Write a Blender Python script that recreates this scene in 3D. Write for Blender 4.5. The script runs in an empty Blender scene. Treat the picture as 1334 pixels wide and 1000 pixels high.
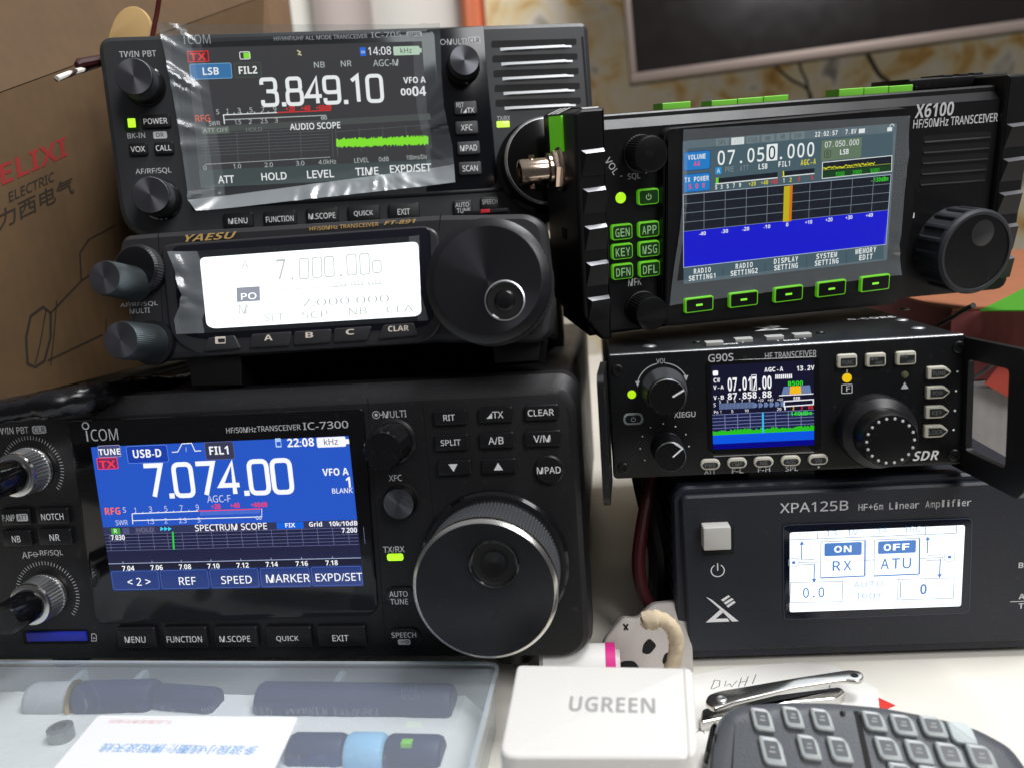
import bpy, bmesh, math, random
from mathutils import Matrix, Vector
random.seed(7)
scene = bpy.context.scene
col = scene.collection
rad = math.radians
MM = 0.001

# ------------------------------------------------------------------ camera, world, lamps, exposure
# "Fit" frame: x right, y up, z towards the viewer, millimetres, camera at the origin.
F, CU, CV = 1050.0, 667.0, 500.0
DESK = -171.0                                   # height of the desk top below the camera
def rm(ax, a):
    return Matrix.Rotation(rad(a), 3, ax)
CAM_ROT = rm('Z', 4.37) @ rm('X', 12.14)        # world -> camera
K = Matrix(((1, 0, 0), (0, 0, -1), (0, 1, 0)))  # fit frame -> Blender axes (Z up)
UP = Vector((0, 0, -DESK * MM))
def bl(p):                                      # fit-frame millimetres -> Blender metres
    return K @ Vector(p) * MM + UP

cd = bpy.data.cameras.new('camera')
cam = bpy.data.objects.new('camera', cd)
col.objects.link(cam)
cd.sensor_width = 36.0
cd.lens = F / 1334 * 36
cd.clip_start, cd.clip_end = 0.01, 50
cam.matrix_world = Matrix.Translation(UP) @ (K @ CAM_ROT.transposed()).to_4x4()
cd.dof.use_dof = True
cd.dof.focus_distance = 0.30
cd.dof.aperture_fstop = cd.lens / 2.7
scene.camera = cam

world = bpy.data.worlds.new('World')
scene.world = world
world.use_nodes = True
bg = world.node_tree.nodes['Background']
bg.inputs[0].default_value = (0.76, 0.77, 0.80, 1)
wn = world.node_tree                              # a dim room under a pale lit ceiling
_tc = wn.nodes.new('ShaderNodeTexCoord'); _sx = wn.nodes.new('ShaderNodeSeparateXYZ'); _mr = wn.nodes.new('ShaderNodeMapRange')
_mr.interpolation_type = 'SMOOTHSTEP'
_mr.inputs['From Min'].default_value = 0.30; _mr.inputs['From Max'].default_value = 0.85
_mr.inputs['To Min'].default_value = 0.12; _mr.inputs['To Max'].default_value = 0.46
wn.links.new(_tc.outputs['Generated'], _sx.inputs[0]); wn.links.new(_sx.outputs['Z'], _mr.inputs['Value']); wn.links.new(_mr.outputs[0], bg.inputs[1])

def area_lamp(name, p, target, size, power, colour):
    l = bpy.data.lights.new(name, 'AREA')
    l.shape = 'RECTANGLE'; l.size, l.size_y = size
    l.energy = power; l.color = colour
    o = bpy.data.objects.new(name, l); col.objects.link(o)
    o.location = bl(p)
    o.rotation_euler = (bl(target) - bl(p)).to_track_quat('-Z', 'Y').to_euler()
    return o
area_lamp('ceiling_lamp', (600, 1500, -240), (0, -150, -240), (0.6, 0.6), 28, (0.985, 0.99, 1.0))
area_lamp('fill_lamp', (650, 950, 650), (0, -100, -300), (0.6, 0.6), 13, (0.99, 0.99, 1.0))  # added fill from the right front, brightens the front panels and their print

scene.view_settings.view_transform = 'Standard'
scene.view_settings.look = 'None'
scene.view_settings.exposure = 0
scene.view_settings.gamma = 1
scene.view_settings.use_curve_mapping = False

# ------------------------------------------------------------------ materials
def lin(c):
    def f(v):
        v /= 255.0
        return v / 12.92 if v <= 0.04045 else ((v + 0.055) / 1.055) ** 2.4
    return tuple(f(v) for v in c) + (1.0,)
MATS = {}
def mat(name, c, rough=0.45, metal=0.0, bump=0.0, bscale=900.0, spec=0.38, var=0.0, em=None, ems=0.0, aniso=0.0, coat=0.0, trans=0.0, wear=0.0):
    """c is an albedo given as 0-255 sRGB"""
    if name in MATS: return MATS[name]
    m = bpy.data.materials.new(name); m.use_nodes = True
    nt = m.node_tree; b = nt.nodes['Principled BSDF']; MATS[name] = m
    b.inputs['Base Color'].default_value = lin(c)
    b.inputs['Roughness'].default_value = rough
    b.inputs['Metallic'].default_value = metal
    b.inputs['Specular IOR Level'].default_value = spec
    b.inputs['Coat Weight'].default_value = coat
    b.inputs['Coat Roughness'].default_value = 0.06
    b.inputs['Transmission Weight'].default_value = trans
    if em:
        b.inputs['Emission Color'].default_value = lin(em)
        b.inputs['Emission Strength'].default_value = ems
    if aniso:
        b.inputs['Anisotropic'].default_value = aniso
        t = nt.nodes.new('ShaderNodeTangent'); t.direction_type = 'RADIAL'; t.axis = 'Z'
        nt.links.new(t.outputs[0], b.inputs['Tangent'])
    tc = None
    if bump or var or wear:
        tc = nt.nodes.new('ShaderNodeTexCoord')
    if bump:
        n = nt.nodes.new('ShaderNodeTexNoise'); n.inputs['Scale'].default_value = bscale; n.inputs['Detail'].default_value = 2
        nt.links.new(tc.outputs['Object'], n.inputs['Vector'])
        bu = nt.nodes.new('ShaderNodeBump'); bu.inputs['Strength'].default_value = bump; bu.inputs['Distance'].default_value = 0.0003
        nt.links.new(n.outputs[0], bu.inputs['Height']); nt.links.new(bu.outputs[0], b.inputs['Normal'])
    if var:
        n2 = nt.nodes.new('ShaderNodeTexNoise'); n2.inputs['Scale'].default_value = 38; n2.inputs['Detail'].default_value = 5
        nt.links.new(tc.outputs['Object'], n2.inputs['Vector'])
        mr = nt.nodes.new('ShaderNodeMapRange')
        mr.inputs['To Min'].default_value = max(0.02, rough - var); mr.inputs['To Max'].default_value = rough + var
        mr.inputs['From Min'].default_value = 0.3; mr.inputs['From Max'].default_value = 0.7
        nt.links.new(n2.outputs[0], mr.inputs['Value']); nt.links.new(mr.outputs[0], b.inputs['Roughness'])
    if wear:                                     # dust and lint specks lying on the surface
        n3 = nt.nodes.new('ShaderNodeTexNoise'); n3.inputs['Scale'].default_value = 420; n3.inputs['Detail'].default_value = 6
        n3.inputs['Roughness'].default_value = 0.7
        nt.links.new(tc.outputs['Object'], n3.inputs['Vector'])
        r = nt.nodes.new('ShaderNodeMapRange'); r.inputs['From Min'].default_value = 0.60; r.inputs['From Max'].default_value = 0.78
        r.inputs['To Max'].default_value = wear
        nt.links.new(n3.outputs[0], r.inputs['Value'])
        mx = nt.nodes.new('ShaderNodeMix'); mx.data_type = 'RGBA'
        mx.inputs[6].default_value = lin(c); mx.inputs[7].default_value = lin((150, 146, 140))
        nt.links.new(r.outputs[0], mx.inputs[0]); nt.links.new(mx.outputs[2], b.inputs['Base Color'])
    return m
def glow(c, s=1.0):                              # lit pixels behind a glass front
    return mat('lit_%d_%d_%d_%d' % (*c, int(s * 100)), (4, 4, 5), rough=0.12, em=c, ems=s, spec=0.35)

PL = mat('black_plastic', (21, 21, 23), 0.42, bump=0.22, bscale=2600, var=0.06, wear=0.10)
PLS = mat('black_satin_plastic', (22, 22, 25), 0.36, bump=0.10, bscale=1800, var=0.08, wear=0.06)
PLG = mat('gloss_black_plastic', (13, 13, 15), 0.10, var=0.03, wear=0.05)
PLD = mat('deep_black_plastic', (12, 12, 13), 0.38, bump=0.12, bscale=2400, var=0.06)
ALU = mat('black_anodised_metal', (19, 19, 22), 0.40, bump=0.15, bscale=3200, var=0.05, wear=0.12)
NAVY = mat('dark_powder_coat', (30, 33, 42), 0.46, bump=0.35, bscale=2500, var=0.05, wear=0.08)
CAP = mat('dark_knob_cap', (92, 92, 97), 0.34, aniso=0.9, metal=0.85)
CAPD = mat('black_knob_cap', (13, 13, 15), 0.30, var=0.05, wear=0.08)
RUB = mat('knob_rubber', (58, 59, 62), 0.55, bump=0.15, bscale=1500)
BTN = mat('dark_key_plastic', (44, 44, 47), 0.42, bump=0.08)
BTNB = mat('black_key_plastic', (20, 20, 22), 0.36, bump=0.08)
GAP = mat('black_recess', (4, 4, 5), 0.7)
WHT = mat('white_print', (236, 236, 236), 0.6)
GRY = mat('grey_print', (200, 200, 202), 0.6)
GOLD = mat('gold_print', (196, 160, 96), 0.4)
SIL = mat('bright_metal', (205, 203, 198), 0.22, metal=1.0)
SILB = mat('brushed_metal', (206, 207, 208), 0.38, metal=1.0)
NICK = mat('nickel_plate', (196, 176, 158), 0.16, metal=1.0)

# ------------------------------------------------------------------ text
_TXT = {}
SCRATCH = bpy.data.scenes.new('lettering_scratch')   # outlines of letters are made here, then it is removed
def text_mesh(s, bold=0.0, shear=0.0):
    k = (s, bold, shear)
    if k in _TXT: return _TXT[k]
    heavy = bold >= .018                          # plain and heavy sans alphabets of the built-in font set
    up, lo, dg = (0x1D5D4, 0x1D5EE, 0x1D7EC) if heavy else (0x1D5A0, 0x1D5BA, 0x1D7E2)
    body = ''.join(chr(up + ord(c) - 65) if 'A' <= c <= 'Z' else chr(lo + ord(c) - 97) if 'a' <= c <= 'z' else chr(dg + ord(c) - 48) if '0' <= c <= '9' else c for c in s)
    c = bpy.data.curves.new('t', 'FONT'); c.body = body; c.size = 1.0
    c.resolution_u = 2; c.offset = 0.0 if heavy else bold; c.shear = shear; c.fill_mode = 'FRONT'
    o = bpy.data.objects.new('t', c); SCRATCH.collection.objects.link(o)
    with bpy.context.temp_override(scene=SCRATCH, view_layer=SCRATCH.view_layers[0]):
        dg = bpy.context.evaluated_depsgraph_get()
    me = bpy.data.meshes.new_from_object(o.evaluated_get(dg))
    V = [(v.co.x, v.co.y) for v in me.vertices]
    Fc = [tuple(p.vertices) for p in me.polygons]
    bpy.data.objects.remove(o); bpy.data.curves.remove(c); bpy.data.meshes.remove(me)
    if not V: V = [(0, 0)]; Fc = []
    x0 = min(v[0] for v in V); x1 = max(v[0] for v in V); y0 = min(v[1] for v in V); y1 = max(v[1] for v in V)
    _TXT[k] = (V, Fc, x0, x1, y0, y1)
    return _TXT[k]

# ------------------------------------------------------------------ shapes in a device's own millimetres
def rr(cx, cy, w, h, r, n=5):
    r = min(r, w / 2 - 1e-4, h / 2 - 1e-4)
    P = []
    for k, (sx, sy) in enumerate(((1, 1), (-1, 1), (-1, -1), (1, -1))):
        for i in range(n + 1):
            a = math.pi / 2 * (k + i / n)
            P.append((cx + sx * (w / 2 - r) + r * math.cos(a), cy + sy * (h / 2 - r) + r * math.sin(a)))
    return P
def circ(cx, cy, r, n=48):
    return [(cx + r * math.cos(2 * math.pi * i / n), cy + r * math.sin(2 * math.pi * i / n)) for i in range(n)]
def fillet(poly, r, n=4, closed=True):
    out = []; N = len(poly)
    for i, p in enumerate(poly):
        if not closed and i in (0, N - 1): out.append(p); continue
        p = Vector(p); a = Vector(poly[i - 1]) - p; b = Vector(poly[(i + 1) % N]) - p
        ri = r[i] if isinstance(r, (list, tuple)) else r
        d = min(ri, a.length * .49, b.length * .49)
        if d < 1e-4: out.append(tuple(p)); continue
        A = p + a.normalized() * d; B = p + b.normalized() * d
        for k in range(n + 1):
            t = k / n
            out.append(tuple(A * (1 - t) ** 2 + p * 2 * t * (1 - t) + B * t * t))
    return out
def area2(P):
    return sum(P[i - 1][0] * P[i][1] - P[i][0] * P[i - 1][1] for i in range(len(P)))
def inset(P, d):
    if area2(P) < 0: P = P[::-1]
    N = len(P); out = []
    for i in range(N):
        a = Vector(P[i]) - Vector(P[i - 1]); b = Vector(P[(i + 1) % N]) - Vector(P[i])
        if a.length < 1e-6: a = b
        if b.length < 1e-6: b = a
        na = Vector((-a.y, a.x)).normalized(); nb = Vector((-b.y, b.x)).normalized()
        m = (na + nb)
        m = m / max(0.35, m.length_squared / 2) if m.length > 1e-6 else na
        out.append((P[i][0] + m.x * d, P[i][1] + m.y * d))
    return out

class Geo:
    def __init__(s): s.v = []; s.f = []; s.mi = []; s.mats = []
    def m(s, M):
        if M not in s.mats: s.mats.append(M)
        return s.mats.index(M)
    def add(s, V, Fc, M):
        o = len(s.v); s.v += [tuple(p) for p in V]; k = s.m(M)
        for f in Fc: s.f.append(tuple(i + o for i in f)); s.mi.append(k)
        return s
    def flat(s, P, z, M): return s.add([(x, y, z) for x, y in P], [tuple(range(len(P)))], M)
    def loft(s, rings, M, cap0=True, cap1=True, capm=None):
        n = len(rings[0][0]); V = []; Fc = []
        for P, z in rings: V += [(x, y, z) for x, y in P]
        for k in range(len(rings) - 1):
            for i in range(n):
                j = (i + 1) % n
                Fc.append((k * n + i, k * n + j, (k + 1) * n + j, (k + 1) * n + i))
        if cap0: Fc.append(tuple(range(n))[::-1])
        if cap1 and not capm: Fc.append(tuple(range((len(rings) - 1) * n, len(rings) * n)))
        s.add(V, Fc, M)
        if cap1 and capm: s.flat(rings[-1][0], rings[-1][1], capm)
        return s
    def extr(s, P, z0, z1, M, bev=0.0, seg=3, capm=None, bevz=None):
        if area2(P) < 0: P = P[::-1]
        R_ = [(P, z0)]
        if bev:
            bz = bevz or bev
            for k in range(seg + 1):
                a = math.pi / 2 * k / seg
                R_.append((inset(P, bev * (1 - math.cos(a))), z1 - bz + bz * math.sin(a)))
        else: R_.append((P, z1))
        return s.loft(R_, M, capm=capm)
    def box(s, x0, x1, y0, y1, z0, z1, M, bev=0.0, r=0.0):
        P = rr((x0 + x1) / 2, (y0 + y1) / 2, x1 - x0, y1 - y0, r) if r else [(x1, y1), (x0, y1), (x0, y0), (x1, y0)]
        return s.extr(P, z0, z1, M, bev)
    def lathe(s, cx, cy, prof, M, n=64, knurl=None, mats=None, dx=0.0, dy=0.0):
        """prof: (r, z[, knurl depth]); dx, dy shift per mm of height for a leaning axis"""
        V = []; Fc = []; ms = []
        for q in prof:
            r, z = q[0], q[1]; kd = q[2] if len(q) > 2 else 0
            for i in range(n):
                a = 2 * math.pi * i / n
                rk = r
                if kd and knurl:
                    rk = r - kd * (0.5 - 0.5 * math.cos(a * knurl)) ** 0.6
                V.append((cx + rk * math.cos(a) + dx * z, cy + rk * math.sin(a) + dy * z, z))
        o = len(s.v); s.v += V
        for k in range(len(prof) - 1):
            mk = s.m(mats[k] if mats else M)
            for i in range(n):
                j = (i + 1) % n
                s.f.append((o + k * n + i, o + k * n + j, o + (k + 1) * n + j, o + (k + 1) * n + i)); s.mi.append(mk)
        L = len(prof) - 1
        if prof[L][0] > 1e-3:
            s.f.append(tuple(o + L * n + i for i in range(n))); s.mi.append(s.m(mats[-1] if mats else M))
        return s
    def line(s, a, b, w, z, M):
        a = Vector(a); b = Vector(b); d = (b - a)
        if d.length < 1e-6: return s
        nrm = Vector((-d.y, d.x)).normalized() * w / 2
        return s.flat([tuple(a - nrm), tuple(b - nrm), tuple(b + nrm), tuple(a + nrm)], z, M)
    def stroke(s, P, w, z, M, closed=False, h=0.0):
        N = len(P); L = []; Rr = []
        for i in range(N):
            p = Vector(P[i])
            a = (p - Vector(P[i - 1])) if (i or closed) else None
            b = (Vector(P[(i + 1) % N]) - p) if (i < N - 1 or closed) else None
            a = a or b; b = b or a
            na = Vector((-a.y, a.x)).normalized(); nb = Vector((-b.y, b.x)).normalized(); m = na + nb
            m = m / max(0.4, m.length_squared / 2) if m.length > 1e-6 else na
            L.append(tuple(p + m * w / 2)); Rr.append(tuple(p - m * w / 2))
        V = [(x, y, z) for x, y in L + Rr]
        Fc = [(i, N + i, N + (i + 1) % N, (i + 1) % N) for i in range(N if closed else N - 1)]
        return s.add(V, Fc, M)
    def text(s, t, cx, cy, z, w, M, h=None, bold=0.0, shear=0.0, rot=0.0, align='C', fn=None):
        V, Fc, x0, x1, y0, y1 = text_mesh(t, bold, shear)
        k = w / max(1e-6, x1 - x0); ky = (h / max(1e-6, y1 - y0)) if h else k
        c, si = math.cos(rad(rot)), math.sin(rad(rot)); out = []
        for x, y in V:
            X = (x - (x0 + x1) / 2) * k; Y = (y - (y0 + y1) / 2) * ky
            if align == 'L': X += w / 2
            X, Y = X * c - Y * si, X * si + Y * c
            out.append((cx + X, cy + Y, z) if fn is None else fn(X, Y))
        return s.add(out, Fc, M)
    def mono(s, t, cx, cy, z, w, M, h, bold=0.0, cw=0.72):
        n = len(t); st = w / n
        for i, ch in enumerate(t):
            if ch == ' ': continue
            V, Fc, x0, x1, y0, y1 = text_mesh(ch, bold)
            hh = h * (y1 - y0) / 0.73; k = h / 0.73
            ww = min((x1 - x0) * k, st * cw) if ch in '.,:-' else st * cw * (0.6 if ch in '1Iil' else 1)
            yb = cy - h / 2 + y0 * k + hh / 2
            s.text(ch, cx - w / 2 + st * (i + .5), yb, z, ww, M, h=hh, bold=bold)
        return s
    def tube(s, pts, r, M, n=10, caps=True):
        pts = [Vector(p) for p in pts]; V = []; Fc = []; N = len(pts); up = None
        for i, p in enumerate(pts):
            t = (pts[min(i + 1, N - 1)] - pts[max(i - 1, 0)]).normalized()
            if up is None:
                up = t.orthogonal().normalized()
            up = (up - t * up.dot(t)).normalized(); side = t.cross(up)
            ri = r[i] if isinstance(r, (list, tuple)) else r
            for k in range(n):
                a = 2 * math.pi * k / n
                V.append(tuple(p + (up * math.cos(a) + side * math.sin(a)) * ri))
        for i in range(N - 1):
            for k in range(n):
                j = (k + 1) % n
                Fc.append((i * n + k, i * n + j, (i + 1) * n + j, (i + 1) * n + k))
        if caps: Fc += [tuple(range(n))[::-1], tuple(range((N - 1) * n, N * n))]
        return s.add(V, Fc, M)
def spline(P, k=8):
    P = [Vector(p) for p in P]; out = []
    for i in range(len(P) - 1):
        a, b, c, d = P[max(i - 1, 0)], P[i], P[i + 1], P[min(i + 2, len(P) - 1)]
        for j in range(k):
            t = j / k
            out.append(0.5 * ((2 * b) + (c - a) * t + (2 * a - 5 * b + 4 * c - d) * t * t + (3 * b - a - 3 * c + d) * t ** 3))
    return out + [P[-1]]

# ------------------------------------------------------------------ things
NAMES = {}
def tag(o, label, cat, group=None, kind=None):
    o['label'] = label; o['category'] = cat
    if group: o['group'] = group
    if kind: o['kind'] = kind
class Dev:
    """One thing: a local millimetre frame posed in the fit frame. p() finds where the sight line of a pixel meets a local plane."""
    def __init__(s, name, label, cat, R, T, base=(0, 0, 0), group=None, kind=None, single=False):
        s.R = R; s.T = Vector(T); s.base = Vector(base); s.name = name
        s.meta = (label, cat, group, kind); s.single = single
        s.root = None
        if not single:
            s.root = bpy.data.objects.new(name, None); s.root.empty_display_size = 0.02
            col.objects.link(s.root); s.root.matrix_world = s.mw(); tag(s.root, *s.meta)
    def mw(s):
        return Matrix.Translation(bl(s.T + s.R @ s.base)) @ (K @ s.R).to_4x4()
    def ray(s, u, v):
        d = s.R.transposed() @ (CAM_ROT.transposed() @ Vector(((u - CU) / F, -(v - CV) / F, -1)))
        return s.R.transposed() @ (-s.T), d
    def p(s, u, v, z=0.0):
        o, d = s.ray(u, v); k = (z - o.z) / d.z
        return ((o + d * k).x, (o + d * k).y)
    def p3(s, u, v, z=0.0): return (*s.p(u, v, z), z)
    def py(s, u, v, y):                          # on a local plane y = const -> (x, z)
        o, d = s.ray(u, v); k = (y - o.y) / d.y
        return ((o + d * k).x, (o + d * k).z)
    def sc(s, u, v, z=0.0):
        a = Vector(s.p(u, v, z)); b = Vector(s.p(u + 1, v, z)); return (b - a).length
    def poly(s, P, z=0.0): return [s.p(u, v, z) for u, v in P]
    def mk(s, name, g, parent=None, smooth=24):
        me = bpy.data.meshes.new(name)
        b = s.base
        me.from_pydata([((x - b.x) * MM, (y - b.y) * MM, (z - b.z) * MM) for x, y, z in g.v], [], g.f)
        for M in g.mats: me.materials.append(M)
        me.polygons.foreach_set('material_index', g.mi)
        bm = bmesh.new(); bm.from_mesh(me)
        bmesh.ops.recalc_face_normals(bm, faces=bm.faces)
        bm.to_mesh(me); bm.free()
        me.polygons.foreach_set('use_smooth', [True] * len(me.polygons))
        me.set_sharp_from_angle(angle=rad(smooth))
        o = bpy.data.objects.new(name, me); col.objects.link(o)
        if s.single:
            o.matrix_world = s.mw(); tag(o, *s.meta)
        else:
            o.parent = parent or s.root
        return o
    # --- things measured on the panel
    def T_(s, g, t, u, v, w, M, z=0.06, h=None, bold=0.004, shear=0.0, rot=0.0):
        x, y = s.p(u, v, z); k = s.sc(u, v, z)
        g.text(t, x, y, z, w * k, M, h=h * k if h else None, bold=bold, shear=shear, rot=rot)
    def Tm(s, g, t, u, v, w, h, M, z=0.06, bold=0.0, cw=0.78):
        x, y = s.p(u, v, z); k = s.sc(u, v, z)
        g.mono(t, x, y, z, w * k, M, h * k, bold=bold, cw=cw)
    def rect(s, g, u0, v0, u1, v1, z, M, r=0.0, frame=None, fw=0.25):
        a = s.p(u0, v0, z); b = s.p(u1, v1, z)
        cx, cy, w, h = (a[0] + b[0]) / 2, (a[1] + b[1]) / 2, abs(b[0] - a[0]), abs(a[1] - b[1])
        P = rr(cx, cy, w, h, r) if r else [(cx + w / 2, cy + h / 2), (cx - w / 2, cy + h / 2), (cx - w / 2, cy - h / 2), (cx + w / 2, cy - h / 2)]
        if M: g.flat(P, z, M)
        if frame: g.stroke(P, fw, z + 0.015, frame, closed=True)
    def crect(s, u, v, w, h, z=0.0):             # centre + size in pixels -> local centre and size
        x, y = s.p(u, v, z); k = s.sc(u, v, z); return x, y, w * k, h * k
    def seg(s, g, a, b, w, z, M): g.line(s.p(*a, z), s.p(*b, z), w, z, M)
    def key(s, u, v, w, h, z1, texts, M=None, r=1.0, z0=-1.0, name='button', tm=None, bev=0.5, recess=True, bold=0.004, parent=None):
        M = M or BTN
        x, y, W, H = s.crect(u, v, w, h, z1); g = Geo()
        g.extr(rr(x, y, W, H, r), z0, z1, M, bev)
        for t in texts:
            s.T_(g, t[0], t[1], t[2], t[3], tm or GRY, z1 + 0.05, h=t[4] if len(t) > 4 else None, bold=bold)
        return s.mk(name, g, parent)
    def well(s, g, u, v, w, h, z=0.05, M=None, r=1.2):   # dark gap round a key
        x, y, W, H = s.crect(u, v, w, h, z)
        g.flat(rr(x, y, W, H, r), z, M or GAP)

DX = rm('X', 2.5)
def pose(yaw, tilt, roll, t):
    return DX @ rm('Y', yaw) @ rm('X', tilt) @ rm('Z', roll), DX @ Vector(t)
def wp(u, v, depth):                             # a point in the fit frame on a sight line at a given distance along -z
    d = CAM_ROT.transposed() @ Vector(((u - CU) / F, -(v - CV) / F, -1))
    return d * (depth / -d.z)
def wy(u, v, y):
    d = CAM_ROT.transposed() @ Vector(((u - CU) / F, -(v - CV) / F, -1))
    return d * (y / d.y)
FLATR = rm('X', -90)                             # local z = up, local y = away
def flat_turn(u0, v0, u1, v1, y):                # a flat frame turned so that its x axis runs between two pixels at height y
    a, b = wy(u0, v0, y), wy(u1, v1, y)
    return FLATR @ rm('Z', math.degrees(math.atan2(-(b.z - a.z), b.x - a.x)))
def frame3(o, x, y):
    o, x, y = Vector(o), Vector(x), Vector(y)
    ex = (x - o).normalized(); ez = ex.cross(y - o).normalized(); ey = ez.cross(ex)
    return Matrix((ex, ey, ez)).transposed(), o

# Rounded square figures of the radios' big frequency read-outs, drawn as strokes
def glyph(ch):
    H = 1.5
    if ch == '0': return [(fillet([(0, 0), (1, 0), (1, H), (0, H)], .3), True)]
    if ch == '1': return [([(.2, H - .25), (.62, H), (.62, 0)], False)]
    if ch == '3': return [(fillet([(0, H - .3), (0, H), (.95, H), (.95, .8), (.3, .8)], .25, closed=False), False), (fillet([(.6, .8), (1, .74), (1, 0), (0, 0), (0, .3)], .25, closed=False), False)]
    if ch == '4': return [([(.78, 0), (.78, H), (.0, .42), (1.08, .42)], False)]
    if ch == '7': return [([(0, H), (1, H), (.42, 0)], False)]
    if ch == '8': return [(fillet([(.06, .8), (.94, .8), (.94, H), (.06, H)], .22), True), (fillet([(0, 0), (1, 0), (1, .8), (0, .8)], .26), True)]
    if ch == '9': return [(fillet([(0, .62), (1, .62), (1, H), (0, H)], .26), True), (fillet([(1, .9), (1, 0), (0, 0), (0, .28)], .26, closed=False), False)]
    return []
def big_figures(d, g, t, u, v, w, h, M, z, sw=0.148):
    k = d.sc(u, v, z); x, y = d.p(u, v, z)
    adv = {'.': 0.42}; tot = sum(adv.get(c, 1.32) for c in t) - 0.32
    sx = w * k / tot; sy = h * k / 1.5; X = x - w * k / 2; Y = y - h * k / 2; st = sw * h * k
    for n, ch in enumerate(t):
        if ch == '.':
            g.flat([(X - .02 * sx, Y - st / 2), (X + .02 * sx + st, Y - st / 2), (X + .02 * sx + st, Y + st * .6), (X - .02 * sx, Y + st * .6)], z, M)
        for i, (P, cl) in enumerate(glyph(ch)):
            g.stroke([(X + px * sx, Y + py_ * sy) for px, py_ in P], st, z + 0.01 * i, M, closed=cl)
        X += adv.get(ch, 1.32) * sx
def ticks(d, g, u, v, r, n, a0, a1, L, w, M, z=0.06):
    x, y = d.p(u, v, z); k = d.sc(u, v, z)
    for i in range(n):
        a = rad(a0 + (a1 - a0) * i / (n - 1)); c, s_ = math.cos(a), math.sin(a)
        g.line((x + c * r * k, y + s_ * r * k), (x + c * (r + L) * k, y + s_ * (r + L) * k), w, z, M)
def icom_mark(d, g, u, v, w, M, z=0.06):
    """the maker's word mark: a dotless i under a ring, then COM; u, v is the centre of the word"""
    k = d.sc(u, v, z); x, y = d.p(u, v, z); W = w * k; h = W * .34
    g.text('COM', x + W * .09, y, z, W * .82, M, h=h, bold=-0.004)
    g.line((x - W * .44, y - h / 2), (x - W * .44, y + h * .42), W * .045, z, M)
    r = W * .095
    g.stroke(circ(x - W * .44, y + h * .5 + r * 1.15, r, 20), W * .035, z, M, closed=True)
def xiegu_mark(g, fn, M):
    """the maker's X mark: a long swoosh crossing a bracket, with three bars; fn maps unit coordinates to the surface"""
    for P in ([(0.02, 1.0), (0.2, .88), (1.0, .0), (.80, .0), (.42, .52)],
              [(0.0, .0), (.46, .50), (.56, .40), (.30, .13), (.66, .13), (.72, .0)],
              [(.55, .74), (.62, .67), (.86, .86), (.79, .92)],
              [(.63, .62), (.69, .55), (.92, .74), (.86, .81)],
              [(.70, .86), (.75, .80), (.90, .98), (.84, 1.02)][:0] or [(.47, .86), (.54, .79), (.76, .98), (.70, 1.03)]):
        q = [fn(a, b) for a, b in P]
        g.add(q, [tuple(range(len(q)))], M)
GROUP = 'radio sets stacked on the desk'
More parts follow.
